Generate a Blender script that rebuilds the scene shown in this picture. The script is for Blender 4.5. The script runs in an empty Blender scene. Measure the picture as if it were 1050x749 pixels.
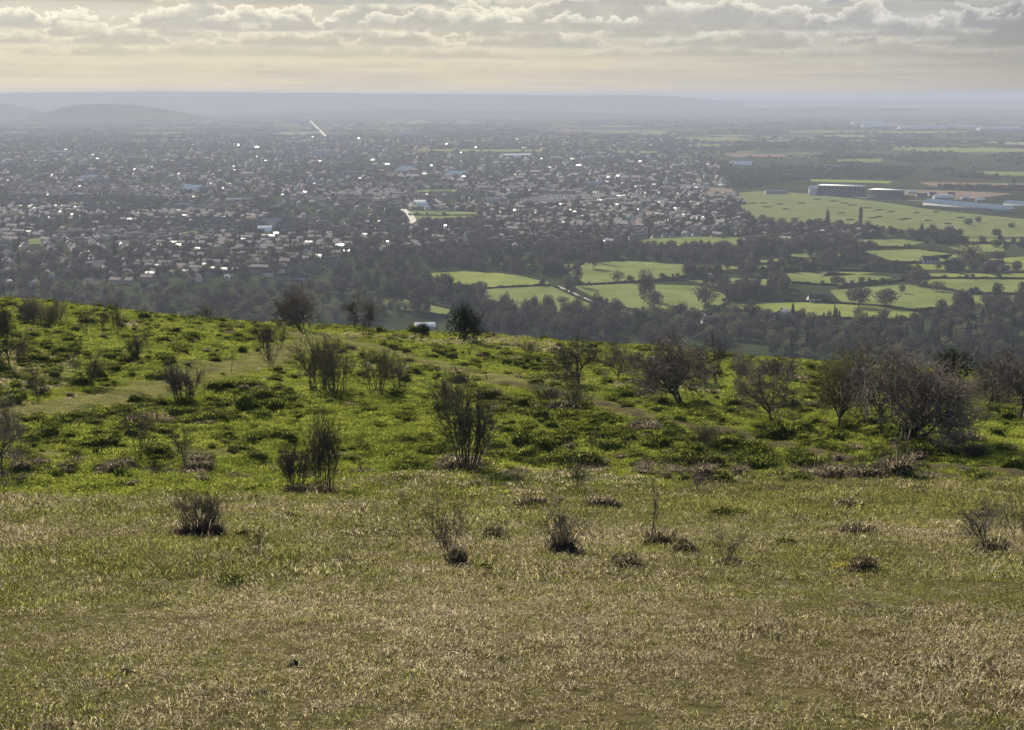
import bpy, math, random
import numpy as np
from mathutils import Vector

SC = bpy.context.scene
COL = SC.collection
R = math.radians
PITCH, FPX = R(10.7), 1458.3          # camera pitch and focal length in photo pixels (1050 wide)

# ------------------------------------------------------------------ noise
def _hash(ix, iy, seed):
    h = (ix.astype(np.int64) * 374761393 + iy.astype(np.int64) * 668265263 + seed * 974711) & 0x7fffffff
    h = ((h ^ (h >> 13)) * 1274126177) & 0x7fffffff
    return ((h ^ (h >> 16)) & 0xffff) / 65535.0
def vnoise(x, y, seed=0):
    x = np.asarray(x, float); y = np.asarray(y, float)
    ix, iy = np.floor(x), np.floor(y)
    fx, fy = x - ix, y - iy
    fx = fx * fx * (3 - 2 * fx); fy = fy * fy * (3 - 2 * fy)
    a, b = _hash(ix, iy, seed), _hash(ix + 1, iy, seed)
    c, d = _hash(ix, iy + 1, seed), _hash(ix + 1, iy + 1, seed)
    return (a + (b - a) * fx) + ((c + (d - c) * fx) - (a + (b - a) * fx)) * fy
def fbm(x, y, seed=0, o=4):
    s = 0; a = .5
    for i in range(o):
        s = s + a * vnoise(x * 2 ** i + 17.3 * i, y * 2 ** i - 9.1 * i, seed + i); a *= .5
    return s

# ------------------------------------------------------------------ terrain
def smax(a, b, k): h = np.clip(.5 + .5 * (a - b) / k, 0, 1); return b + (a - b) * h + k * h * (1 - h)
def smin(a, b, k): return -smax(-a, -b, k)
CT = np.array([-.62, -.36, -.274, -.188, -.106, -.017, .051, .12, .223, .36, .62])
CR = np.array([300, 305, 318, 330, 335, 345, 352, 357, 371, 384, 398])
CTAN = np.tan(PITCH + np.arctan((CR - 374.5) / FPX))
YC, YB, S0 = 150.0, 42.0, .245
def height(x, y, fine=True):
    x = np.asarray(x, float); y = np.asarray(y, float)
    t = np.clip(x / np.maximum(y, 20), -.6, .6)
    ct = np.interp(t, CT, CTAN)
    zn = -1.6 - S0 * y
    zb = -1.6 - S0 * YB
    s = (ct * YC + zb) / (YC - YB)
    yc = y
    zm = zb - s * (yc - YB)
    zc = -ct * YC
    zd = zc - .40 * (y - YC)
    z = smin(smax(zn, zm, .8), zd + .2, 1.6)
    # an old bank runs across the foot of the dry slope
    z = z + .25 * np.exp(-((y - 43 - 1.5 * np.sin(x * .25)) / 1.6) ** 2)
    if fine:
        m = np.clip((y - 30) / 14, 0, 1) * np.clip((300 - y) / 100, 0, 1)
        z = z + m * .75 * (fbm(x * .8, y * .8, 3, 3) - .45) + m * 1.0 * (fbm(x * .08, y * .08, 8, 2) - .38)
        z = z + .07 * (fbm(x * 1.7, y * 1.7, 5, 3) - .45) * np.clip((80 - y) / 20, 0, 1)
    v = np.where(y < 1000, -200 + (1000 - y) * .09, -200.0)
    return np.maximum(z, v)
_YS = np.concatenate([np.linspace(3, 200, 2400), np.geomspace(200.1, 58000, 1500)])
def ray(px, py):
    cx, cy = (px - 525) / FPX, (374.5 - py) / FPX
    return np.array([cx, math.cos(PITCH) + cy * math.sin(PITCH), -math.sin(PITCH) + cy * math.cos(PITCH)])
def at(px, py):
    """world point of the ground seen at a photo pixel"""
    d = ray(px, py)
    zr = d[2] / d[1] * _YS
    h = height(d[0] / d[1] * _YS, _YS)
    k = np.nonzero(zr < h)[0]
    if len(k) == 0: return Vector((d[0] / d[1] * 58000, 58000, -200))
    k = max(int(k[0]), 1)
    a, b = zr[k - 1] - h[k - 1], zr[k] - h[k]
    y = _YS[k - 1] + (_YS[k] - _YS[k - 1]) * a / (a - b)
    x = d[0] / d[1] * y
    return Vector((x, y, float(height(x, y))))
def plain(px, py):
    """point of the flat valley floor at a photo pixel"""
    d = ray(px, py); k = -200 / d[2]
    return Vector((d[0] * k, d[1] * k, -200.0))
def dist(p): return p.y * math.cos(PITCH) - p.z * math.sin(PITCH)
def px_of(P):
    P = np.asarray(P, float)
    dz = P[..., 1] * math.cos(PITCH) - P[..., 2] * math.sin(PITCH)
    uy = P[..., 1] * math.sin(PITCH) + P[..., 2] * math.cos(PITCH)
    return 525 + FPX * P[..., 0] / dz, 374.5 - FPX * uy / dz

# ------------------------------------------------------------------ materials
def newmat(name):
    m = bpy.data.materials.new(name); m.use_nodes = True
    nt = m.node_tree
    for n in list(nt.nodes): nt.nodes.remove(n)
    return m, nt, nt.nodes.new('ShaderNodeOutputMaterial')
def N(nt, t, **kw):
    n = nt.nodes.new(t)
    for k, v in kw.items():
        if k.startswith('i_'): n.inputs[k[2:].replace('_', ' ')].default_value = v
        else: setattr(n, k, v)
    return n
def ramp(nt, fac, stops):
    r = nt.nodes.new('ShaderNodeValToRGB')
    e = r.color_ramp.elements
    while len(e) < len(stops): e.new(.5)
    for k, (p, c) in enumerate(stops): e[k].position = p; e[k].color = (*c, 1)
    nt.links.new(fac, r.inputs[0]); return r.outputs[0]
def noise(nt, vec, scale, detail=4, rough=.55):
    n = N(nt, 'ShaderNodeTexNoise'); n.inputs['Scale'].default_value = scale
    n.inputs['Detail'].default_value = detail; n.inputs['Roughness'].default_value = rough
    nt.links.new(vec, n.inputs['Vector']); return n.outputs['Fac']
def mixc(nt, f, a, b, mode='MIX'):
    n = N(nt, 'ShaderNodeMix', data_type='RGBA', blend_type=mode)
    for k, v in ((0, f), (6, a), (7, b)):
        if hasattr(v, 'is_linked'): nt.links.new(v, n.inputs[k])
        else: n.inputs[k].default_value = v if k == 0 else (*v, 1)
    return n.outputs[2]
def mth(nt, op, a, b=None, clamp=False):
    n = N(nt, 'ShaderNodeMath', operation=op, use_clamp=clamp)
    for k, v in ((0, a), (1, b)):
        if v is None: continue
        if hasattr(v, 'is_linked'): nt.links.new(v, n.inputs[k])
        else: n.inputs[k].default_value = v
    return n.outputs[0]

def leafmat(name, stops, scale=1.0, trans=.4, rnd=.5, patch=.25):
    """thin plant matter: diffuse + translucent, coloured by instance and by place"""
    m, nt, out = newmat(name)
    g = N(nt, 'ShaderNodeNewGeometry'); oi = N(nt, 'ShaderNodeObjectInfo')
    a = noise(nt, g.outputs['Position'], scale, 2)
    b = noise(nt, g.outputs['Position'], patch, 3)
    f = mth(nt, 'ADD', mth(nt, 'MULTIPLY', mth(nt, 'SUBTRACT', g.outputs['Random Per Island'], .5), rnd),
            mth(nt, 'ADD', mth(nt, 'MULTIPLY', a, .45), mth(nt, 'MULTIPLY', b, .55)))
    f = mth(nt, 'ADD', f, mth(nt, 'MULTIPLY', mth(nt, 'SUBTRACT', oi.outputs['Random'], .5), .25))
    c = ramp(nt, f, stops)
    d = N(nt, 'ShaderNodeBsdfDiffuse'); t = N(nt, 'ShaderNodeBsdfTranslucent')
    nt.links.new(c, d.inputs[0]); nt.links.new(c, t.inputs[0])
    mx = N(nt, 'ShaderNodeMixShader'); mx.inputs[0].default_value = trans
    nt.links.new(d.outputs[0], mx.inputs[1]); nt.links.new(t.outputs[0], mx.inputs[2])
    nt.links.new(mx.outputs[0], out.inputs[0]); return m
def solid(name, stops, scale=3.0, rough=.7, spec=.3, bump=0, metal=0):
    m, nt, out = newmat(name)
    g = N(nt, 'ShaderNodeNewGeometry'); oi = N(nt, 'ShaderNodeObjectInfo')
    f = mth(nt, 'ADD', mth(nt, 'MULTIPLY', noise(nt, g.outputs['Position'], scale), .7),
            mth(nt, 'MULTIPLY', g.outputs['Random Per Island'], .3))
    p = N(nt, 'ShaderNodeBsdfPrincipled')
    nt.links.new(ramp(nt, f, stops), p.inputs['Base Color'])
    p.inputs['Roughness'].default_value = rough; p.inputs['Metallic'].default_value = metal
    p.inputs['Specular IOR Level'].default_value = spec if spec > .1 else 0
    if bump:
        b = N(nt, 'ShaderNodeBump'); b.inputs['Strength'].default_value = bump
        nt.links.new(noise(nt, g.outputs['Position'], scale * 4), b.inputs['Height']); nt.links.new(b.outputs[0], p.inputs['Normal'])
    nt.links.new(p.outputs[0], out.inputs[0]); return m

M = {}
M['bark'] = solid('bark', [(.2, (.035, .03, .026)), (.8, (.10, .085, .07))], 12, .9, .1, .4)
M['twig'] = leafmat('twig', [(.2, (.09, .075, .063)), (.8, (.25, .21, .175))], 2, .2)
M['pale_twig'] = leafmat('lichened twig', [(.2, (.09, .08, .045)), (.8, (.17, .155, .075))], 2, .12)
M['shrub_twig'] = leafmat('shrub twig', [(.2, (.05, .042, .036)), (.8, (.125, .102, .085))], 2, .15)
M['dark_twig'] = leafmat('dark twig', [(.2, (.045, .042, .034)), (.8, (.12, .105, .075))], 2, .15)
M['evergreen'] = leafmat('dark evergreen leaf', [(.2, (.014, .022, .010)), (.8, (.04, .055, .022))], 2, .12)
M['ivy'] = leafmat('ivy leaf', [(.2, (.012, .025, .012)), (.8, (.03, .05, .022))], 3, .1)
M['straw'] = leafmat('straw blade', [(.24, (.06, .043, .024)), (.48, (.25, .20, .105)), (.76, (.56, .48, .30))], 5, .45, 1.0, .3)
M['drygreen'] = leafmat('dull green blade', [(.25, (.05, .052, .014)), (.5, (.165, .165, .044)), (.8, (.32, .305, .09))], 4, .5, .8, .3)
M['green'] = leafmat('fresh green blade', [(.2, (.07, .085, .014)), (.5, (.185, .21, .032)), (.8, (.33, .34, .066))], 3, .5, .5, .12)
M['tuftbrown'] = leafmat('withered stalk', [(.2, (.045, .037, .028)), (.55, (.105, .085, .06)), (.85, (.23, .185, .125))], 4, .25, .7)
M['tuftgreen'] = leafmat('tussock blade', [(.2, (.017, .021, .008)), (.55, (.045, .055, .014)), (.85, (.12, .13, .034))], 4, .25, .7)  # on meadow tussocks this near-black green paints in the shaded sides
M['soil'] = solid('dark soil', [(.2, (.015, .012, .010)), (.8, (.05, .04, .03))], 9, .95, .1, .6)
M['gorse'] = leafmat('gorse flower', [(.2, (.25, .21, .04)), (.8, (.40, .35, .08))], 9, .3)
M['crown_bare'] = leafmat('bare valley crown', [(.2, (.018, .017, .016)), (.8, (.098, .086, .07))], .3, .25, .9, .03)
M['crown_dark'] = leafmat('evergreen valley crown', [(.2, (.008, .013, .008)), (.8, (.038, .05, .022))], .3, .15, .9, .03)
M['crown_bud'] = leafmat('budding valley crown', [(.2, (.06, .07, .03)), (.8, (.14, .15, .065))], .2, .3, .6, .02)
M['hedge'] = leafmat('hedge foliage', [(.2, (.012, .016, .009)), (.8, (.04, .045, .022))], .5, .1)
M['slate'] = solid('slate roof', [(.2, (.035, .035, .04)), (.8, (.085, .083, .085))], .6, .95, .0)
M['newslate'] = solid('smooth slate roof', [(.2, (.05, .05, .055)), (.8, (.12, .115, .115))], .6, .5, .3)
M['tile'] = solid('clay tile roof', [(.2, (.042, .038, .037)), (.8, (.085, .074, .07))], .6, .95, .0)
M['render'] = solid('pale rendered wall', [(.2, (.30, .29, .27)), (.8, (.58, .56, .52))], .3, .8)
M['brick'] = solid('brick wall', [(.2, (.17, .12, .095)), (.8, (.29, .23, .185))], .3, .85)
M['stone'] = solid('limestone wall', [(.2, (.30, .26, .19)), (.8, (.45, .40, .31))], .3, .85)
M['sheet'] = solid('pale sheet metal roof', [(.2, (.50, .49, .46)), (.8, (.68, .67, .63))], .1, .85, .1)
M['greysheet'] = solid('grey sheet metal', [(.2, (.17, .165, .155)), (.8, (.30, .295, .28))], .1, .9, .1)
M['seats'] = solid('dark seating', [(.2, (.06, .065, .08)), (.8, (.11, .115, .13))], .3, .9, .1)
_nt = M['newslate'].node_tree; _p = next(n for n in _nt.nodes if n.type == 'BSDF_PRINCIPLED'); _o = _nt.nodes.new('ShaderNodeObjectInfo')
_nt.links.new(mth(_nt, 'ADD', mth(_nt, 'MULTIPLY', _o.outputs['Random'], .42), .36), _p.inputs['Roughness'])
M['glass'] = solid('window glass', [(.2, (.02, .025, .03)), (.8, (.04, .045, .05))], .1, .12, .8)
M['tarmac'] = solid('tarmac', [(.2, (.04, .04, .04)), (.8, (.08, .078, .075))], .05, .85, .1)
M['track'] = solid('pale farm track', [(.2, (.11, .10, .08)), (.8, (.19, .17, .14))], .1, .8)
M['carpaint'] = solid('car paint', [(.2, (.05, .06, .08)), (.5, (.4, .4, .42)), (.8, (.75, .75, .76))], .08, .15, .7)

# ------------------------------------------------------------------ objects
def tag(o, label=None, cat=None, group=None, kind=None):
    if label: o['label'] = label
    if cat: o['category'] = cat
    if group: o['group'] = group
    if kind: o['kind'] = kind
    return o
def mesh(name, verts, faces, mats, midx=None, smooth=False):
    """verts (n,3); faces: int array (m,k) or list of those"""
    me = bpy.data.meshes.new(name)
    fl = faces if isinstance(faces, list) else [faces]
    fl = [np.asarray(f, dtype=np.int32) for f in fl if len(f)]
    verts = np.asarray(verts, dtype=np.float32)
    me.vertices.add(len(verts)); me.vertices.foreach_set('co', verts.ravel())
    tot = np.concatenate([np.full(len(f), f.shape[1], np.int32) for f in fl])
    idx = np.concatenate([f.ravel() for f in fl])
    me.loops.add(len(idx)); me.loops.foreach_set('vertex_index', idx)
    me.polygons.add(len(tot)); me.polygons.foreach_set('loop_start', np.concatenate([[0], np.cumsum(tot)[:-1]]).astype(np.int32))
    for m in (mats if isinstance(mats, (list, tuple)) else [mats]): me.materials.append(M[m] if isinstance(m, str) else m)
    if midx is not None: me.polygons.foreach_set('material_index', np.asarray(midx, np.int32))
    if smooth: me.polygons.foreach_set('use_smooth', np.ones(len(tot), bool))
    me.update(calc_edges=True)
    return me
def link(name, me, parent=None, loc=None):
    o = bpy.data.objects.new(name, me); COL.objects.link(o)
    if parent: o.parent = parent
    if loc is not None: o.location = loc
    return o
def empty(name, loc, rz=0):
    o = bpy.data.objects.new(name, None); COL.objects.link(o); o.location = loc; o.rotation_euler.z = rz; o.empty_display_size = .3
    return o

# ------------------------------------------------------------------ plant shapes
def tubes(segs, sides=3):
    """segments (p0, p1, r0, r1) -> verts, quads"""
    P0 = np.array([s[0] for s in segs], float); P1 = np.array([s[1] for s in segs], float)
    R0 = np.array([s[2] for s in segs])[:, None]; R1 = np.array([s[3] for s in segs])[:, None]
    D = P1 - P0; D /= np.linalg.norm(D, axis=1)[:, None] + 1e-9
    A = np.where(np.abs(D[:, 2:3]) > .9, np.array([[1., 0, 0]]), np.array([[0, 0, 1.]]))
    U = np.cross(D, A); U /= np.linalg.norm(U, axis=1)[:, None]; W = np.cross(D, U)
    V = []
    for P, Rr in ((P0, R0), (P1, R1)):
        for k in range(sides):
            a = 2 * math.pi * k / sides
            V.append(P + Rr * (math.cos(a) * U + math.sin(a) * W))
    V = np.stack(V, 1)                                   # n, 2*sides, 3
    n = len(segs); base = np.arange(n)[:, None] * 2 * sides
    F = np.concatenate([base + np.array([[k, (k + 1) % sides, sides + (k + 1) % sides, sides + k]]) for k in range(sides)])
    return V.reshape(-1, 3), F
def unit(v): return v / (np.linalg.norm(v) + 1e-9)
def grow(rng, p, d, L, r, depth, spec, out):
    """recursive bare branch; spec per depth: (children, spread, length ratio, upward pull, wiggle)"""
    n, spread, ratio, up, wig = spec[depth]
    k = 3 if depth < 3 else 2
    pts = [p]
    for i in range(k):
        d = unit(d + rng.normal(0, wig, 3) + np.array([0, 0, up]))
        q = pts[-1] + d * L / k
        f0, f1 = 1 - .55 * i / k, 1 - .55 * (i + 1) / k
        out[depth].append((pts[-1], q, r * f0, r * f1)); pts.append(q)
    if depth + 1 >= len(spec): return
    for j in range(n):
        t = (.35 + .65 * (j + rng.random()) / n) * k
        i = min(int(t), k - 1); q = pts[i] + (pts[i + 1] - pts[i]) * (t - i)
        a = rng.random() * 2 * math.pi
        side = unit(np.cross(d, [math.cos(a), math.sin(a), .3 * math.sin(a * 3)]))
        dd = unit(d * math.cos(spread) + side * math.sin(spread))
        grow(rng, q, dd, L * ratio * rng.uniform(.7, 1.2), max(r * .54, .0088), depth + 1, spec, out)
def fit(out, H, W):
    """scale the segment lists to height H and spread W"""
    P = np.array([s[1] for l in out for s in l])
    h = np.percentile(P[:, 2], 98.5); w = np.percentile(np.hypot(P[:, 0], P[:, 1]), 90) * 1.9
    k = np.array([W / w, W / w, H / h])
    return [[(s[0] * k, s[1] * k, s[2], s[3]) for s in l] for l in out]
def hawthorn(seed, H=3.3, W=4.2, clear=.22):
    rng = np.random.default_rng(seed)
    spec = [(8, .85, 1.25, .02, .10), (7, .75, .62, .05, .20), (7, .8, .62, .03, .25), (5, .85, .6, .0, .3), (3, .8, .6, .0, .3)]
    out = [[] for _ in spec]
    for k in range(rng.integers(1, 3)):
        d = unit(np.array([rng.normal(0, .16), rng.normal(0, .16), 1]))
        grow(rng, np.array([.1 * k, .05 * k, -.1]), d, H * (clear + .18), .085, 0, spec, out)
    out = fit(out, H, W)
    return tubes(out[0] + out[1], 5), tubes(out[2] + out[3] + out[4], 3)
def stems(seed, H=3.0, W=1.8, n=16, lean=.35, foot=.35, dens=4):
    rng = np.random.default_rng(seed)
    spec = [(dens + 5, .5, .42, .05, .12), (dens + 2, .6, .5, .02, .22), (5, .7, .5, .0, .25)]
    out = [[] for _ in spec]
    for k in range(n):
        a = rng.random() * 2 * math.pi; rr = foot * math.sqrt(rng.random())
        d = unit(np.array([math.cos(a) * lean * rr / foot, math.sin(a) * lean * rr / foot, 1]) + rng.normal(0, .07, 3))
        out[0].append((np.array([0, 0, -.12]), np.array([rr * math.cos(a), rr * math.sin(a), -.05]), .02, .014))
        grow(rng, np.array([rr * math.cos(a), rr * math.sin(a), -.05]), d, H * rng.uniform(.45, .85), .019, 0, spec, out)
    out = fit(out, H, W)
    return tubes(out[0], 4), tubes(out[1] + out[2], 3)
def blades(rng, n, rad, h0, h1, w, lean=.5, droop=.5, base=None, core=0.0):
    """grass blades of two quads and a tip each"""
    a = rng.random(n) * 2 * np.pi; rr = rad * np.sqrt(rng.random(n))
    B = np.stack([rr * np.cos(a), rr * np.sin(a), np.zeros(n)], 1) if base is None else base
    n = len(B)
    az = rng.random(n) * 2 * np.pi
    if core: az = np.arctan2(B[:, 1], B[:, 0]) + rng.normal(0, .6, n)
    h = rng.uniform(h0, h1, n); le = lean * rng.uniform(.3, 1.3, n)
    D = np.stack([np.cos(az), np.sin(az)], 1)
    S = np.stack([-np.sin(az), np.cos(az)], 1)
    tw = rng.uniform(-.8, .8, n)[:, None]; S = S * np.cos(tw) + D * np.sin(tw)
    w = w * rng.uniform(.6, 1.3, n)
    def lvl(f, out, ww):
        c = np.zeros((n, 3)); c[:, :2] = D * (out * h)[:, None]; c[:, 2] = h * f
        o = np.zeros((n, 3)); o[:, :2] = S * (w * ww * .5)[:, None]
        return B + c - o, B + c + o
    l0 = lvl(-.05, 0 * le, 1.0); l1 = lvl(.55, le * .4, .85)
    l2 = lvl(1 - droop * .45, le, .15)
    V = np.stack([*l0, *l1, *l2], 1).reshape(-1, 3)
    b = np.arange(n)[:, None] * 6
    F = np.concatenate([b + np.array([[0, 1, 3, 2]]), b + np.array([[2, 3, 5, 4]])])
    return V, F
def join(*parts):
    """[(V, F)] -> V, [F...], keeps quads and tris apart"""
    V, FL, n = [], [], 0
    for v, f in parts:
        V.append(v); FL.append(np.asarray(f) + n); n += len(v)
    return np.concatenate(V), FL
def dome(rx, ry, h, seed, rings=6, seg=18, rough=.25):
    rng = np.random.default_rng(seed)
    V, F = [], []
    for i in range(rings + 1):
        f = i / rings
        for j in range(seg):
            a = 2 * math.pi * j / seg
            q = 1 + rough * (rng.random() - .5) * 2 * (1 - f * .4)
            V.append((rx * math.cos(a) * math.cos(f * math.pi / 2) * q, ry * math.sin(a) * math.cos(f * math.pi / 2) * q,
                      h * math.sin(f * math.pi / 2) * (1 + rough * .6 * (rng.random() - .5)) - .06))
    for i in range(rings):
        for j in range(seg):
            F.append((i * seg + j, i * seg + (j + 1) % seg, (i + 1) * seg + (j + 1) % seg, (i + 1) * seg + j))
    return np.array(V), np.array(F)

# scatter of stuff through geometry nodes, sources live in a collection that is not in the scene
def source_set(name, meshes):
    c = bpy.data.collections.new(name)
    for k, me in enumerate(meshes):
        c.objects.link(bpy.data.objects.new('%s_%02d' % (name, k), me))
    return c
def scatter(name, P, rot, scl, idx, coll, seed_label=None, cat=None, group=None):
    me = bpy.data.meshes.new(name)
    me.vertices.add(len(P)); me.vertices.foreach_set('co', np.asarray(P, np.float32).ravel())
    a = me.attributes.new('rot', 'FLOAT_VECTOR', 'POINT'); a.data.foreach_set('vector', np.asarray(rot, np.float32).ravel())
    a = me.attributes.new('scl', 'FLOAT_VECTOR', 'POINT'); a.data.foreach_set('vector', np.asarray(scl, np.float32).ravel())
    a = me.attributes.new('idx', 'INT', 'POINT'); a.data.foreach_set('value', np.asarray(idx, np.int32))
    ng = bpy.data.node_groups.new(name, 'GeometryNodeTree')
    ng.interface.new_socket('Geometry', in_out='INPUT', socket_type='NodeSocketGeometry')
    ng.interface.new_socket('Geometry', in_out='OUTPUT', socket_type='NodeSocketGeometry')
    gi, go = ng.nodes.new('NodeGroupInput'), ng.nodes.new('NodeGroupOutput')
    ci = ng.nodes.new('GeometryNodeCollectionInfo'); ci.inputs[0].default_value = coll
    ci.inputs['Separate Children'].default_value = True; ci.inputs['Reset Children'].default_value = True
    ip = ng.nodes.new('GeometryNodeInstanceOnPoints'); ip.inputs['Pick Instance'].default_value = True
    L = ng.links.new
    def na(nm, t):
        n = ng.nodes.new('GeometryNodeInputNamedAttribute'); n.data_type = t; n.inputs[0].default_value = nm
        return next(s for s in n.outputs if s.enabled)
    L(gi.outputs[0], ip.inputs['Points']); L(ci.outputs[0], ip.inputs['Instance'])
    L(na('rot', 'FLOAT_VECTOR'), ip.inputs['Rotation']); L(na('scl', 'FLOAT_VECTOR'), ip.inputs['Scale']); L(na('idx', 'INT'), ip.inputs['Instance Index'])
    L(ip.outputs[0], go.inputs[0])
    o = link(name, me)
    md = o.modifiers.new('scatter', 'NODES'); md.node_group = ng
    return tag(o, seed_label, cat, group, 'stuff')

# ================================================================== GROUND
def pathdist(X, Y, pts):
    d = np.full(X.shape, 1e9)
    for (x0, y0), (x1, y1) in zip(pts[:-1], pts[1:]):
        dx, dy = x1 - x0, y1 - y0
        t = np.clip(((X - x0) * dx + (Y - y0) * dy) / (dx * dx + dy * dy), 0, 1)
        d = np.minimum(d, np.hypot(X - x0 - t * dx, Y - y0 - t * dy))
    return d
def world_path(pix): return [(p.x, p.y) for p in (at(*q) for q in pix)]
PATHS = [(world_path([(-30, 430), (40, 421), (110, 408), (165, 396), (215, 381), (262, 370), (300, 357), (335, 344)]), 2.0),
         (world_path([(520, 392), (570, 402), (620, 416), (680, 432), (750, 447), (830, 463), (900, 474), (980, 481), (1080, 489)]), 1.0),
         (world_path([(330, 344), (400, 362), (470, 380), (530, 394)]), 1.5),
         (world_path([(40, 466), (140, 462), (230, 462), (330, 470), (400, 470)]), .6)]
def pathmask(X, Y):
    m = np.zeros(X.shape)
    for p, w in PATHS:
        d = pathdist(X, Y, p) + (vnoise(X * .7, Y * .7, 21) - .5) * w * .8
        m = np.maximum(m, np.clip(1.4 - d / w, 0, 1))
    return m
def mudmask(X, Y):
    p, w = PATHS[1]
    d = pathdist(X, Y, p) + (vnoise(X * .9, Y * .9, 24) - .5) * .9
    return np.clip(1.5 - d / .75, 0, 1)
def drymask(X, Y):
    e = 42.5 + 4.5 * (vnoise(X * .12, Y * .05, 31) - .5) * 2 + 6 * (vnoise(X * .5, Y * .35, 33) - .5) + 3 * (vnoise(X * 1.6, Y * 1.2, 34) - .5)
    return np.clip((e - Y) / 5.5 + .5, 0, 1)

ys = np.concatenate([np.arange(-30, 4, 2.0), np.arange(4, 46, .35), np.arange(46, 175, .45), np.geomspace(175, 1000, 50), np.geomspace(1030, 60000, 70)])
ts = np.linspace(-1.1, 1.1, 341)
TT, YY = np.meshgrid(ts, ys)
XX = TT * (np.maximum(YY, 0) * .62 + 26)
ZZ = height(XX, YY)
nr, nc = YY.shape
i, j = np.meshgrid(np.arange(nr - 1), np.arange(nc - 1), indexing='ij')
q = (i * nc + j).ravel()
me = mesh('ground', np.stack([XX, YY, ZZ], -1).reshape(-1, 3), np.stack([q, q + 1, q + nc + 1, q + nc], 1), [], smooth=True)
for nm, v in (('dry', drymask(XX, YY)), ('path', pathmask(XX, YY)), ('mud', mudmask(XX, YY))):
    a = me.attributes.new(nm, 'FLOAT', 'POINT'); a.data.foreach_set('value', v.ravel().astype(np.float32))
def ground_material():
    m, nt, out = newmat('ground')
    g = N(nt, 'ShaderNodeNewGeometry'); P = g.outputs['Position']
    at_ = lambda n: N(nt, 'ShaderNodeAttribute', attribute_name=n).outputs['Fac']
    sep = N(nt, 'ShaderNodeSeparateXYZ'); nt.links.new(P, sep.inputs[0])
    fine = noise(nt, P, 9, 6, .7); mid = noise(nt, P, .9, 5, .6); big = noise(nt, P, .16, 3)
    dry = mixc(nt, mid, ramp(nt, fine, [(.3, (.016, .012, .008)), (.7, (.095, .075, .042))]), ramp(nt, fine, [(.3, (.016, .016, .007)), (.7, (.07, .066, .024))]))
    grn = mixc(nt, mth(nt, 'MULTIPLY', big, 1.0), ramp(nt, fine, [(.3, (.026, .034, .007)), (.7, (.085, .10, .016))]), ramp(nt, mid, [(.35, (.035, .04, .01)), (.65, (.095, .11, .018))]))
    pth = ramp(nt, fine, [(.3, (.055, .05, .02)), (.7, (.155, .138, .058))])
    c = mixc(nt, at_('dry'), grn, dry)
    c = mixc(nt, mth(nt, 'MULTIPLY', at_('path'), .7), c, pth)
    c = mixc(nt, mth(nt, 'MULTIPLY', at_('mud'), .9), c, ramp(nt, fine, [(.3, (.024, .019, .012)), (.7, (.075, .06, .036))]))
    # valley floor: gardens and rough ground near by, a patchwork of fields far out
    n1 = noise(nt, P, .012, 5, .6)
    near = ramp(nt, n1, [(.35, (.010, .014, .007)), (.6, (.026, .034, .015))])
    mp = N(nt, 'ShaderNodeMapping'); nt.links.new(P, mp.inputs[0]); mp.inputs['Scale'].default_value = (.0032, .0022, 0); mp.inputs['Rotation'].default_value = (0, 0, .4)
    vo = N(nt, 'ShaderNodeTexVoronoi', feature='F1'); nt.links.new(mp.outputs[0], vo.inputs['Vector']); vo.inputs['Scale'].default_value = 1
    ve = N(nt, 'ShaderNodeTexVoronoi', feature='DISTANCE_TO_EDGE'); nt.links.new(mp.outputs[0], ve.inputs['Vector']); ve.inputs['Scale'].default_value = 1
    sc = N(nt, 'ShaderNodeSeparateColor'); nt.links.new(vo.outputs['Color'], sc.inputs[0])
    fld = ramp(nt, sc.outputs[0], [(0, (.03, .04, .022)), (.4, (.05, .06, .03)), (.55, (.10, .13, .05)), (.75, (.14, .17, .07)), (.9, (.17, .135, .095)), (1, (.06, .05, .04))])
    fld = mixc(nt, mth(nt, 'LESS_THAN', ve.outputs[0], .09), fld, (.02, .025, .015))
    fld = mixc(nt, ramp(nt, noise(nt, P, .0009, 4, .6), [(.42, (0, 0, 0)), (.58, (1, 1, 1))]), fld, (.022, .028, .018))
    far = mth(nt, 'MULTIPLY', mth(nt, 'SUBTRACT', sep.outputs[1], 4200), 1 / 1800, True)
    v = mixc(nt, far, near, fld)
    isv = mth(nt, 'MULTIPLY', mth(nt, 'SUBTRACT', sep.outputs[1], 190), 1 / 60, True)
    c = mixc(nt, isv, c, v)
    p = N(nt, 'ShaderNodeBsdfPrincipled'); p.inputs['Roughness'].default_value = 1; p.inputs['Specular IOR Level'].default_value = 0
    nt.links.new(c, p.inputs['Base Color'])
    b = N(nt, 'ShaderNodeBump'); b.inputs['Strength'].default_value = .6; b.inputs['Distance'].default_value = .05
    nt.links.new(fine, b.inputs['Height']); nt.links.new(b.outputs[0], p.inputs['Normal'])
    nt.links.new(p.outputs[0], out.inputs[0]); return m
me.materials.append(ground_material())
tag(link('ground', me), kind='structure')

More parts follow.
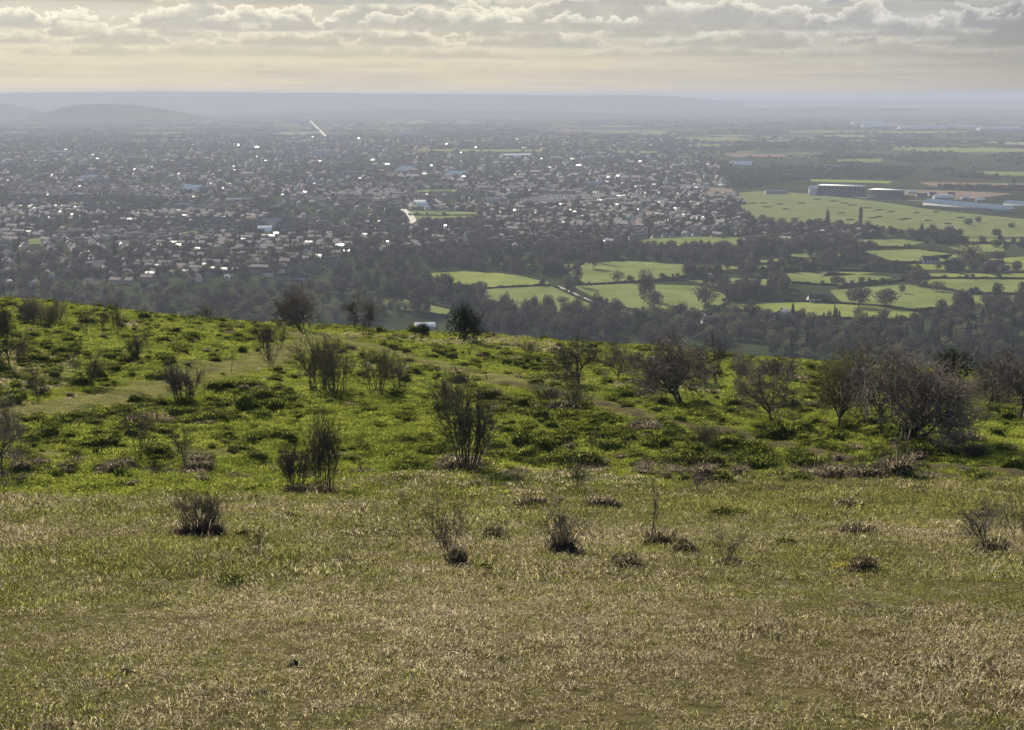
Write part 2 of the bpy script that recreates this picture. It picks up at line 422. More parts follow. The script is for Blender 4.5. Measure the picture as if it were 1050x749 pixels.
# ================================================================== GRASS (stuff)
rng = np.random.default_rng(11)
def in_wedge(n, y0, y1, half=.46, pad=2.5):
    y = np.sqrt(rng.uniform(y0 ** 2, y1 ** 2, n)); x = rng.uniform(-1, 1, n) * (half * y + pad)
    return x, y
def rots(n, tilt=.15): return np.stack([rng.normal(0, tilt, n), rng.normal(0, tilt, n), rng.uniform(0, 6.283, n)], 1)
def scl3(s, zj=.25): s = np.asarray(s); return np.stack([s, s, s * rng.uniform(1 - zj, 1 + zj, len(s))], 1)
srcs = []
for k in range(6):       # 0-5 straw thatch
    a = blades(rng, 60, .20, .025, .07, .006, 1.6, 1.2); b = blades(rng, 6, .18, .05, .11, .004, .8, .6)
    V, F = join(a, b); srcs.append(mesh('straw', V, F, 'straw'))
for k in range(6):       # 6-11 short dull green
    V, F = blades(rng, 60, .20, .025, .07, .006, 1.2, .9); srcs.append(mesh('dull', V, F, 'drygreen'))
dryset = source_set('dry_blade', srcs)
x1, y1 = in_wedge(31000, 5.2, 15); x2, y2 = in_wedge(23000, 15, 28); x3, y3 = in_wedge(23000, 28, 48)
x, y = np.concatenate([x1, x2, x3]), np.concatenate([y1, y2, y3])
s = np.concatenate([rng.uniform(.42, .85, len(x1)) * np.clip(.55 + y1 / 25, .6, 1.1), rng.uniform(.8, 1.4, len(x2)), rng.uniform(1.1, 1.9, len(x3))])
keep = (rng.random(len(x)) < drymask(x, y) + .02) & (rng.random(len(x)) < np.clip(2.6 * (fbm(x * .9, y * .7, 48, 4) - .20), .5, 1))
x, y, s = x[keep], y[keep], s[keep]
gr = fbm(x * .22, y * .22, 41, 4) + .25 * (vnoise(x * 1.7, y * 1.7, 44) - .5) + np.clip((y - 20) / 60, 0, .2)
idx = np.where(gr + rng.normal(0, .24, len(x)) > .43, rng.integers(6, 12, len(x)), rng.integers(0, 6, len(x)))
s *= .55 + 1.0 * vnoise(x * 1.1, y * 1.1, 46) * (.5 + vnoise(x * .3, y * .3, 47))
scatter('dry_grass', np.stack([x, y, height(x, y) - .01], 1), rots(len(x)), scl3(s), idx, dryset, 'short straw and dull green grass matted over the near slope', 'grass')

srcs = []
for k in range(5):
    V, F = blades(rng, 70, .32, .04, .12, .016, .9, .9); srcs.append(mesh('green', V, F, 'green'))
for k in range(2):
    V, F = blades(rng, 60, .32, .04, .13, .014, 1.0, .9); srcs.append(mesh('withered', V, F, 'straw'))
greenset = source_set('green_blade', srcs)
x1, y1 = in_wedge(22000, 38, 72, .44); x2, y2 = in_wedge(40000, 72, 165, .44)
x, y = np.concatenate([x1, x2]), np.concatenate([y1, y2])
pm = pathmask(x, y)
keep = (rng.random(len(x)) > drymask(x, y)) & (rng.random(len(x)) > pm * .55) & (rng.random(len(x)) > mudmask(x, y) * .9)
x, y, pm = x[keep], y[keep], pm[keep]
s = rng.uniform(.7, 1.35, len(x)) * (1 + np.clip((y - 70) / 120, 0, .6)) * (1 - .6 * pm)
wth = (fbm(x * .11, y * .07, 52, 3) + np.where(y < 50, .15 * (50 - y) / 8, 0) + .25 * pm) > .60
idx = np.where(wth & (rng.random(len(x)) < .6), rng.integers(5, 7, len(x)), rng.integers(0, 5, len(x)))
scatter('meadow_grass', np.stack([x, y, height(x, y) - .01], 1), rots(len(x)), scl3(s), idx, greenset, 'bright green grass of the lumpy meadow beyond the dry slope', 'grass')

def tussock_mesh(seed, mat, r=.48, h=.36, n=190, stalk=0):
    g = np.random.default_rng(seed)
    D = dome(r * .8, r * .8, h, seed, 4, 12)
    a = g.random(n) * 2 * np.pi; rr = r * np.sqrt(g.random(n))
    z = h * np.sqrt(np.clip(1 - (rr / r) ** 2, 0, 1)) * .9
    B = np.stack([rr * np.cos(a), rr * np.sin(a), z], 1)
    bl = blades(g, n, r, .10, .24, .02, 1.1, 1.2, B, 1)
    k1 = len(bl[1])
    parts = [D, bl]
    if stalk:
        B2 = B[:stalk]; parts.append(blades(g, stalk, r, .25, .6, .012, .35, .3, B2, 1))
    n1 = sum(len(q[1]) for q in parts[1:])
    Bt = B[rr < r * .62]; tb = blades(g, n, r, .07, .18, .02, 1.2, 1.2, Bt, 1); parts.append(tb)  # lighter top blades over dark sides: sunlight and shade put into the colours
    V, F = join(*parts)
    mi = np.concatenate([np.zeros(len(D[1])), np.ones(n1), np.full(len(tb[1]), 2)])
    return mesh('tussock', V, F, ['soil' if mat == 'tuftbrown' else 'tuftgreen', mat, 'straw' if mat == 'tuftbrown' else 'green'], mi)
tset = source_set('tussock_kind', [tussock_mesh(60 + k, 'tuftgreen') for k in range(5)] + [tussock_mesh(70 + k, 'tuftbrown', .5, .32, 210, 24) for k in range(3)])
x1, y1 = in_wedge(5200, 43, 75, .44); x2, y2 = in_wedge(10500, 75, 165, .44)
x, y = np.concatenate([x1, x2]), np.concatenate([y1, y2])
cl = fbm(x * .14, y * .10, 61, 3)
keep = (rng.random(len(x)) > pathmask(x, y) * 1.3) & (cl + rng.normal(0, .16, len(x)) > .45) & (rng.random(len(x)) > drymask(x, y) * .7)
x, y = x[keep], y[keep]
s = rng.lognormal(-.78, .45, len(x)).clip(.2, 1.4)
xd, yd = in_wedge(330, 26, 44, .42); xe, ye = in_wedge(170, 8, 26, .42); xd = np.concatenate([xd, xe]); yd = np.concatenate([yd, ye]); nf = len(xe); x = np.concatenate([x, xd]); y = np.concatenate([y, yd]); s = np.concatenate([s, rng.lognormal(-1.7, .4, len(xd) - nf).clip(.08, .45), rng.uniform(.10, .2, nf)])
br = (y < 47.5) & (rng.random(len(x)) < .7) | (rng.random(len(x)) < .07)
idx = np.where(br, rng.integers(5, 8, len(x)), rng.integers(0, 5, len(x)))
sc = np.stack([s * rng.uniform(.9, 1.7, len(x)), s, s * rng.uniform(.8, 1.5, len(x))], 1)
rt = rots(len(x), .06); rt[:, 2] = rng.normal(0, .5, len(x))
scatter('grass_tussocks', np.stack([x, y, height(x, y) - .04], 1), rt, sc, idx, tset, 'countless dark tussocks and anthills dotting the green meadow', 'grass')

# ================================================================== HILLSIDE TREES AND SHRUBS
def template(name, parts):
    return [(pn, mesh(pn, *geo[:2], mat)) for pn, geo, mat in parts]
def place(kind, tmpl, base, ref, px, by, hpx, wpx, label, cat, group=None, rz=None, sink=0.0):
    """stand a copy of a template (its reference height/width in ref) on the ground seen at (px, by)"""
    p = at(px, by); d = dist(p); m = d / FPX
    p.z -= sink
    o = empty(kind, p, random.uniform(0, 6.28) if rz is None else rz)
    o.scale = (wpx * m / ref[1], wpx * m / ref[1], hpx * m / ref[0])
    for pn, me in tmpl: link(pn, me, o)
    return tag(o, label, cat, group)
random.seed(5)
HAW = []
for k in range(6):
    tr, cr = hawthorn(100 + k, 3.3, 4.2, .16 + .03 * (k % 3))
    HAW.append(template('hawthorn', [('trunk', tr, 'bark'), ('crown', cr, 'pale_twig' if k == 4 else 'dark_twig' if k == 5 else 'twig')]))
HREF = (3.3, 4.2)
STM = []
for k, (n, lean, foot, dens, mat) in enumerate([(20, .5, .3, 4, 'dark_twig'), (26, .22, .8, 4, 'shrub_twig'), (9, .3, .3, 4, 'shrub_twig'), (6, .55, .12, 4, 'shrub_twig'), (16, .3, .55, 4, 'pale_twig')]):
    a, b = stems(200 + k, 3.0, 2.0, n, lean, foot, dens)
    STM.append(template('shrub', [('stem', a, 'bark'), ('twigs', b, mat)]))
SREF = (3.0, 2.0)
a, b = stems(220, 1.6, .45, 1, .1, .02, 3); SAP = template('sapling', [('stem', a, 'bark'), ('twigs', b, 'twig')]); SAPREF = (1.6, .45)
def bushy(seed, mat, H=3.0, W=3.0, n=2600, leaf=.13):
    g = np.random.default_rng(seed)
    tr, tw = hawthorn(seed, H * .97, W * .97, .05)
    V = g.normal(0, 1, (n, 3)); V /= np.linalg.norm(V, axis=1)[:, None]
    V *= (g.random(n) ** .45)[:, None]
    lump = .72 + .45 * vnoise(V[:, 0] * 2.3 + 9, V[:, 2] * 2.3 + V[:, 1] * 1.7, seed)
    C = V * lump[:, None] * np.array([W / 2, W / 2, H * .5]) + np.array([0, 0, H * .52])
    return (tr, tw, leafquads(g, C, leaf))
def leafquads(g, C, size):
    n = len(C); a = g.normal(0, 1, (n, 3)); a /= np.linalg.norm(a, axis=1)[:, None]
    b = np.cross(a, g.normal(0, 1, (n, 3))); b /= np.linalg.norm(b, axis=1)[:, None]
    s = (size * g.uniform(.5, 1.3, n))[:, None]
    V = np.stack([C - a * s, C + b * s * .6, C + a * s, C - b * s * .6], 1).reshape(-1, 3)
    return V, np.arange(4 * n).reshape(n, 4)
tr, tw, lf = bushy(301, 'evergreen', n=1300, leaf=.10); V, F = join(tw, lf)
EVG = [('trunk', mesh('trunk', *tr, 'bark')), ('crown', mesh('crown', V, F, 'evergreen'))]; EREF = (3.0, 3.0)

G = 'bare hawthorn trees on the meadow'
T = lambda px, by, h, w, lab, k=0, nm='hawthorn_tree', **kw: place(nm, HAW[k], None, HREF, px, by, h * 1.03, w * 1.08, lab, 'tree', G, **kw)
T1 = T(934, 458, 100, 125, 'largest bare hawthorn, wide dense twiggy crown over a broad dark shadow', k=0, rz=.4)
T(902, 449, 94, 70, 'tall bare tree pressed against the near side of the largest hawthorn, sharing its crown', k=1, rz=2)
T(859, 441, 80, 62, 'slender yellowish lichened tree with a leaning trunk next to the largest hawthorn', k=4, rz=1)
T(791, 433, 64, 66, 'small rounded hawthorn on a single clear trunk beside the muddy path', k=2, rz=3)
T(697, 413, 64, 86, 'broad bare tree standing on two trunks with dark green shade beneath', k=3, rz=.2)
T(735, 394, 48, 42, 'upright dark hawthorn close behind the broad twin-trunked tree', k=5, rz=1.5)
T(754, 396, 36, 32, 'thin grey hawthorn between the twin-trunked tree and the small rounded one', k=2, rz=5)
T(594, 397, 48, 74, 'low spreading hawthorn with a lopsided crown, above the brambly end of the path', k=5, rz=.8)
T(634, 391, 42, 40, 'small flat-topped hawthorn next to the low spreading one', k=2, rz=4)
T(1046, 430, 72, 88, 'bare tree cut by the right edge of the photo', k=1, rz=4.2)
T(1016, 416, 52, 56, 'small purplish hawthorn on a thin trunk, inside from the tree at the right edge', k=3, rz=2.2)
T(309, 341, 46, 44, 'bare many-limbed tree on the skyline of the hill with a dark foot', k=3, rz=1)
T(233, 326, 33, 32, 'small dark round thorn on the left part of the hill brow', k=5, rz=2.6)
T(363, 337, 34, 36, 'dark round thorn on the brow next to the many-limbed tree', k=5, rz=5.1)
T(10, 376, 72, 40, 'tall dark tree of close upright limbs by the left edge', k=5, rz=3.3)
T(1, 482, 74, 44, 'thin young tree cut by the left edge, lower meadow', k=2, rz=.6)
T(200, 324, 22, 22, 'tiny bare thorn on the brow left of the small dark round thorn', k=1, rz=1.9)
T(36, 331, 26, 30, 'bare thorn nearest the left end of the skyline', k=3, rz=.9)
T(64, 333, 26, 26, 'second bare thorn from the left end of the skyline', k=2, rz=2.9)
for (pa, pb) in []: pass
E = lambda *a, **kw: place('evergreen_bush', EVG, None, EREF, *a, 'bush', 'dark evergreen bushes on the meadow', **kw)
E(981, 393, 36, 44, 'dark dense evergreen bush behind the largest hawthorn')
E(474, 352, 40, 35, 'dark dense domed evergreen bush standing alone on the middle of the brow', rz=2)
E(433, 346, 15, 16, 'tiny dark bush on the brow in front of the bright barn roof', rz=1)

G2 = 'many-stemmed shrubs on the meadow'
def S(px, by, h, w, label, k=0, **kw): return place('bare_shrub', STM[k], None, SREF, px, by, h, w, label, 'shrub', G2, **kw)
S(480, 487, 102, 64, 'tall vase-shaped bare shrub alone in the middle of the meadow', 0)
S(459, 425, 50, 36, 'smaller leaning shrub just behind the tall vase-shaped one', 2)
S(331, 502, 78, 40, 'tall straight-stemmed shrub at the edge of the dry slope', 1)
S(302, 502, 46, 36, 'shorter straight-stemmed shrub beside the tall one at the dry edge', 1, rz=2)
S(190, 411, 40, 46, 'compact clump of upright stems beside the grassy path', 1, rz=4)
S(326, 402, 58, 46, 'dense brown thicket with a flat top above pale stones', 1, rz=1)
S(346, 405, 54, 40, 'thicket of dark upright stems leaning on the flat-topped thicket', 4, rz=5)
S(386, 403, 46, 40, 'open yellowish shrub with several trunks beside the thicket', 4, rz=2)
S(408, 398, 38, 36, 'low twiggy shrub on the outer flank of the open yellowish shrub', 2, rz=3)
S(90, 396, 38, 40, 'thin grey shrub of loose twigs between the path and the left-edge tree', 2, rz=1)
S(142, 473, 52, 36, 'sparse small shrub with forked stems in front of a dark hollow', 3, rz=1)
S(192, 482, 46, 36, 'wispy see-through shrub left of the two straight-stemmed ones', 3, rz=3)
S(278, 382, 40, 22, 'narrow upright shrub standing over scattered white stones', 2, rz=5)
S(270, 358, 26, 24, 'dark stubby bush on the shoulder of the path below the brow', 1, rz=.5)
S(287, 357, 22, 18, 'small companion of the dark stubby bush below the brow', 2, rz=.9)
S(140, 369, 28, 26, 'little dark bush with a black foot, high on the left meadow', 0, rz=2)
S(48, 338, 26, 26, 'pale scrub with white stones at its foot near the left skyline', 4, rz=2.2)
S(88, 342, 32, 18, 'upright grey scrub below the left skyline', 2, rz=3.6)
S(104, 342, 30, 16, 'middle one of three grey scrub stems in a row below the left skyline', 2, rz=1.2)
S(121, 345, 34, 18, 'last and tallest of three grey scrub stems in a row below the left skyline', 4, rz=4.4)
S(40, 410, 34, 30, 'thin pale twigs low on the left meadow above the path', 3, rz=4)
S(723, 466, 36, 26, 'fan of dead stalks growing out of a dark mound', 0, rz=1)
S(608, 466, 26, 12, 'single dead tufted stalk on the dark bank', 3, rz=2)
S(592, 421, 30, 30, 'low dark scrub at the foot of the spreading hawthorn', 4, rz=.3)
S(560, 416, 20, 34, 'reddish brushy scrub on the brambly bank above the path', 1, rz=.3)
S(545, 365, 16, 22, 'small reddish scrub below the middle of the brow', 4, rz=.3)
S(22, 372, 30, 24, 'low twigs at the foot of the tall dark tree by the left edge', 2, rz=2)
S(1000, 470, 14, 30, 'low withered scrub beyond the path, right of the broad shadow', 1, rz=2)
S(800, 390, 22, 40, 'reddish scrub behind the small rounded hawthorn', 1, rz=2)
S(212, 330, 18, 20, 'small brown scrub on the brow beside the tiny thorn', 4, rz=1)
S(460, 580, 66, 48, 'dead bare stalks rising from a dark tuft on the dry slope', 3, rz=2)
S(575, 566, 50, 50, 'scraggy black-stemmed shrub in a brown tuft on the dry slope', 2, rz=2)
S(1012, 566, 52, 70, 'spidery dead branches spreading low near the right edge', 3, rz=2.5)
S(1047, 562, 58, 50, 'dark scrub cut by the right edge beside the spidery branches', 2, rz=.5)
S(745, 577, 34, 40, 'three thin dead stalks in a low brown tuft', 3, rz=5)
S(205, 551, 46, 42, 'purple-brown conical bush, darkest thing on the left of the dry slope', 1, rz=1)
S(262, 571, 30, 24, 'small tuft with thin upright stalks next to the conical bush', 3, rz=1)
S(589, 505, 30, 34, 'straggly withered shrub on the edge between dry slope and meadow', 3, rz=.2)
S(712, 505, 22, 34, 'low spiny twigs on the dry edge beyond the sapling', 3, rz=.9)
s_ = lambda px, by, h, w, lab: place('sapling', SAP, None, SAPREF, px, by, h, w, lab, 'sapling', 'saplings on the dry slope')
s_(669, 552, 62, 20, 'thin bare sapling standing straight up from a purple tuft')
s_(318, 395, 24, 7, 'thin young stem beside the flat-topped thicket')
s_(237, 383, 24, 7, 'lone thin stem on the grassy path bank')
s_(812, 432, 24, 7, 'thin young stem beside the small rounded hawthorn')
s_(1000, 500, 16, 5, 'short stem on the dry edge at the far right')

# ivy on the trunk foot of the largest hawthorn
g_ = np.random.default_rng(77)
C = g_.normal(0, 1, (900, 3)) * np.array([.30, .30, .22]) + np.array([0, 0, .62])
V, F = leafquads(g_, C, .05); link('ivy', mesh('ivy', V, F, 'ivy'), T1)

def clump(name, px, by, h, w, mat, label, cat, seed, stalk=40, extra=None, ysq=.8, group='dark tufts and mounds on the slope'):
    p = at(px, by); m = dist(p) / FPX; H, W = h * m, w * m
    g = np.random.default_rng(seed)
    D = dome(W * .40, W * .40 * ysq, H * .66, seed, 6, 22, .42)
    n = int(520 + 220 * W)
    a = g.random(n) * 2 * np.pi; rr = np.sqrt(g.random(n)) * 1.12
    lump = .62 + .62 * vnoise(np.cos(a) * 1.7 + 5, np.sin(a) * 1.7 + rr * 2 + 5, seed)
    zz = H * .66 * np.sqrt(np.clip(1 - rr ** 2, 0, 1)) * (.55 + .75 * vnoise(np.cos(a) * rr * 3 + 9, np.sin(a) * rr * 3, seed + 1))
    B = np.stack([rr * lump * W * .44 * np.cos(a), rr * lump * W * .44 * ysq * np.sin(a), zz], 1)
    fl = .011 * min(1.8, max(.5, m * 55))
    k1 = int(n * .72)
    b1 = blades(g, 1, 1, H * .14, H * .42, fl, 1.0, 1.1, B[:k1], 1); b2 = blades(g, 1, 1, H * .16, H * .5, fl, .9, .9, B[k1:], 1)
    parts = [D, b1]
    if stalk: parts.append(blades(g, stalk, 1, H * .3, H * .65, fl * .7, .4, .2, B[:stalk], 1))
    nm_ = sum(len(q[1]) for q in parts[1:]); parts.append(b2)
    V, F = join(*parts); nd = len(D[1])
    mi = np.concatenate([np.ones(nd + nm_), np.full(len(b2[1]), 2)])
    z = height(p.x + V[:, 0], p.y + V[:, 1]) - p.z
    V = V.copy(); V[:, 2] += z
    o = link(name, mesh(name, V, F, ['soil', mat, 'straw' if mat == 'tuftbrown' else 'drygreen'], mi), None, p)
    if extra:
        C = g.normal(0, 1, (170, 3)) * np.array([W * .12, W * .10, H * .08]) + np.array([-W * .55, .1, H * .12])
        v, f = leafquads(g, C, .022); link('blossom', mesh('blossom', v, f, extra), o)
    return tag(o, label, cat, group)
CL = [
 ('bramble_clump', 205, 552, 34, 58, 'tuftbrown', 'dark bramble mass at the foot of the purple-brown conical bush'),
 ('grass_tuft', 247, 551, 9, 22, 'tuftgreen', 'dark low tuft standing in for the shadow cast by the conical bush'),  # dark tuft painting in the shadow beside the bush
 ('grass_tuft', 262, 573, 14, 28, 'tuftbrown', 'withered tuft around the thin upright stalks'),
 ('grass_tuft', 290, 577, 9, 26, 'tuftgreen', 'flat dark tuft between the stalky tuft and the mole-dug patch'),
 ('grass_tuft', 238, 602, 16, 46, 'tuftgreen', 'broad low dark tuft lowest on the left of the dry slope'),
 ('grass_tuft', 470, 581, 22, 30, 'tuftbrown', 'dark tuft under the dead bare stalks'),
 ('grass_tuft', 500, 584, 8, 32, 'tuftgreen', 'low dark green tuft standing in for the shadow of the dead bare stalks'),  # dark tuft laid where the stalks throw their shadow
 ('grass_tuft', 506, 553, 16, 30, 'tuftbrown', 'small round dark tuft between the dead stalks and the scraggy shrub'),
 ('grass_tuft', 577, 568, 30, 40, 'tuftbrown', 'dense brown tuft filling the scraggy black-stemmed shrub'),
 ('bramble_clump', 546, 523, 18, 46, 'tuftbrown', 'rounded brown mound, first of two along the edge of the dry slope'),
 ('bramble_clump', 617, 522, 18, 46, 'tuftbrown', 'rounded brown mound, second of two along the edge of the dry slope'),
 ('bramble_clump', 676, 561, 22, 50, 'tuftbrown', 'purplish bramble tuft round the foot of the bare sapling'),
 ('grass_tuft', 702, 567, 18, 30, 'tuftbrown', 'dark tuft right beside the purplish bramble under the sapling'),
 ('grass_tuft', 642, 582, 18, 44, 'tuftbrown', 'wide low tuft with a few stalks in front of the sapling'),
 ('grass_tuft', 748, 579, 8, 36, 'tuftbrown', 'low brown tuft under three thin dead stalks'),
 ('gorse_bush', 886, 586, 22, 40, 'tuftbrown', 'small round gorse bush with yellow bloom on one side'),
 ('bramble_clump', 876, 549, 18, 46, 'tuftbrown', 'greyish mound above the gorse bush'),
 ('bramble_clump', 870, 522, 14, 46, 'tuftbrown', 'flat dark mound on the dry edge above the greyish mound'),
 ('grass_tuft', 806, 558, 8, 30, 'tuftgreen', 'small flat tuft between the dead stalks and the gorse bush'),
 ('bramble_clump', 1016, 568, 20, 46, 'tuftbrown', 'dark bramble under the spidery dead branches'),
 ('grass_tuft', 738, 496, 13, 30, 'tuftgreen', 'dark green round tussock by itself on the bright grass below the stalk mound'),
 ('grass_tuft', 738, 530, 12, 30, 'tuftgreen', 'green tuft on the dry edge between the two mounds and the greyish one'),
 ('earth_mound', 722, 480, 18, 56, 'tuftgreen', 'dark earth mound carrying a fan of dead stalks'),
 ('earth_mound', 690, 476, 9, 60, 'tuftgreen', 'low dark bank running into the mound with the stalks'),
 ('earth_mound', 600, 474, 15, 70, 'tuftgreen', 'long dark bank with one dead tufted stalk on it'),
 ('earth_mound', 566, 472, 9, 46, 'tuftgreen', 'tapering far end of the long dark bank'),
 ('bramble_clump', 664, 443, 14, 50, 'tuftbrown', 'brown bramble hump fringed with pale grass beside the path'),
 ('bramble_clump', 575, 420, 12, 44, 'tuftbrown', 'brown bramble ridge under the spreading hawthorn'),
 ('bramble_clump', 990, 452, 12, 50, 'tuftbrown', 'brown bramble hump right of the largest hawthorn'),
 ('earth_mound', 160, 461, 9, 40, 'tuftgreen', 'dark hollow-edged bank behind the sparse forked shrub'),
 ('earth_mound', 255, 466, 7, 60, 'tuftgreen', 'long thin dark bank across the left meadow'),
 ('earth_mound', 310, 471, 6, 56, 'tuftgreen', 'thin dark bank ending at the straight-stemmed shrubs'),
 ('grass_tuft', 145, 413, 11, 30, 'tuftgreen', 'dark green tussock below the compact clump of stems'),
 ('grass_tuft', 160, 418, 11, 26, 'tuftgreen', 'second dark tussock below the compact clump of stems'),
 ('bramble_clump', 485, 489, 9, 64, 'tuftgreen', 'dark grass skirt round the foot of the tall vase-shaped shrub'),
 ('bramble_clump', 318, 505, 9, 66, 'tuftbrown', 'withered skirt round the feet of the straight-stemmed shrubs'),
 ('grass_tuft', 131, 372, 8, 20, 'tuftgreen', 'black-looking tuft standing in for the shadow at the foot of the little dark bush'),  # shade at the bush's base, modelled as a dark tuft
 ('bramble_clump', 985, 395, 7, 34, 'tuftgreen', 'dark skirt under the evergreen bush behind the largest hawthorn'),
 ('bramble_clump', 935, 463, 9, 84, 'tuftgreen', 'long dark grass strip standing in for the shadow under the largest hawthorn'),  # tree's cast shadow put in as a strip of dark blades
]
for k, (nm, px, by, h, w, mat, lab) in enumerate(CL):
    clump(nm, px, by, h, w, mat, lab, {'grass_tuft': 'grass tuft', 'bramble_clump': 'bramble', 'gorse_bush': 'gorse', 'earth_mound': 'mound'}[nm], 400 + k,
          14 if mat == 'tuftgreen' else 36, 'gorse' if nm == 'gorse_bush' else None)
# clods and stones
def stone(name, px, by, w, mat, label, cat, seed, group=None, hh=.26):
    p = at(px, by); m = dist(p) / FPX; W = w * m
    V, F = dome(W * .46, W * .38, W * hh + (.03 if hh > .3 else 0), seed, 4, 9, .45); 
    return tag(link(name, mesh(name, V, F, mat), None, p), label, cat, group)
stone('dung_clod', 302, 684, 19, 'soil', 'black clod of dung lying on the near dry grass', 'clod', 3, None, .6)
stone('dung_clod', 130, 692, 30, 'soil', 'flat dark clod in the grass lowest on the left', 'clod', 4, None, .36)
M['palestone'] = solid('pale limestone', [(.2, (.22, .20, .17)), (.8, (.42, .39, .34))], 4, .8)
for k, (px, by, w) in enumerate([(266, 378, 6), (273, 383, 5), (283, 381, 6), (290, 380, 5), (296, 379, 7), (304, 385, 5), (271, 388, 5), (312, 391, 4)]):
    stone('limestone_rock', px, by, w, 'palestone', 'pale limestone lump scattered round the narrow upright shrub and the thicket', 'rock', 20 + k, 'white stones by the thicket')
for k, (px, by, w) in enumerate([(26, 330, 5), (42, 334, 5), (62, 320, 4), (69, 327, 4), (82, 332, 4), (93, 331, 4)]):
    stone('limestone_rock', px, by, w, 'palestone', 'pale limestone lump among the scrub at the left end of the brow', 'rock', 40 + k, 'white stones on the left brow')
# ================================================================== VALLEY
rv = np.random.default_rng(2024); random.seed(99)
def inpoly(x, y, poly):
    x, y = np.asarray(x, float), np.asarray(y, float); c = np.zeros(x.shape, bool); n = len(poly)
    for k in range(n):
        (x0, y0), (x1, y1) = poly[k], poly[(k + 1) % n]
        if y0 == y1: continue
        c ^= ((y0 > y) != (y1 > y)) & (x < (x1 - x0) * (y - y0) / (y1 - y0) + x0)
    return c
def plains(px, py):
    px, py = np.asarray(px, float), np.asarray(py, float)
    cx, cy = (px - 525) / FPX, (374.5 - py) / FPX
    dy = math.cos(PITCH) + cy * math.sin(PITCH); dz = -math.sin(PITCH) + cy * math.cos(PITCH)
    k = -200 / dz
    x, y = cx * k, dy * k
    return x, y
def fieldmat(name, c0, c1):
    m, nt, out = newmat(name)
    g = N(nt, 'ShaderNodeNewGeometry'); P = g.outputs['Position']
    f = mth(nt, 'ADD', mth(nt, 'MULTIPLY', noise(nt, P, .02, 5, .6), .6), mth(nt, 'MULTIPLY', noise(nt, P, .25, 4, .7), .4))
    p = N(nt, 'ShaderNodeBsdfPrincipled'); p.inputs['Roughness'].default_value = 1; p.inputs['Specular IOR Level'].default_value = 0
    nt.links.new(ramp(nt, f, [(.35, c0), (.65, c1)]), p.inputs['Base Color']); nt.links.new(p.outputs[0], out.inputs[0]); return m
M['pasture'] = fieldmat('pasture', (.064, .082, .024), (.138, .154, .054))
M['pasture2'] = fieldmat('yellowish pasture', (.082, .10, .024), (.16, .175, .048))
M['turf'] = fieldmat('racecourse turf', (.066, .08, .03), (.122, .136, .056))
M['plough'] = fieldmat('ploughed', (.10, .075, .055), (.15, .115, .085))
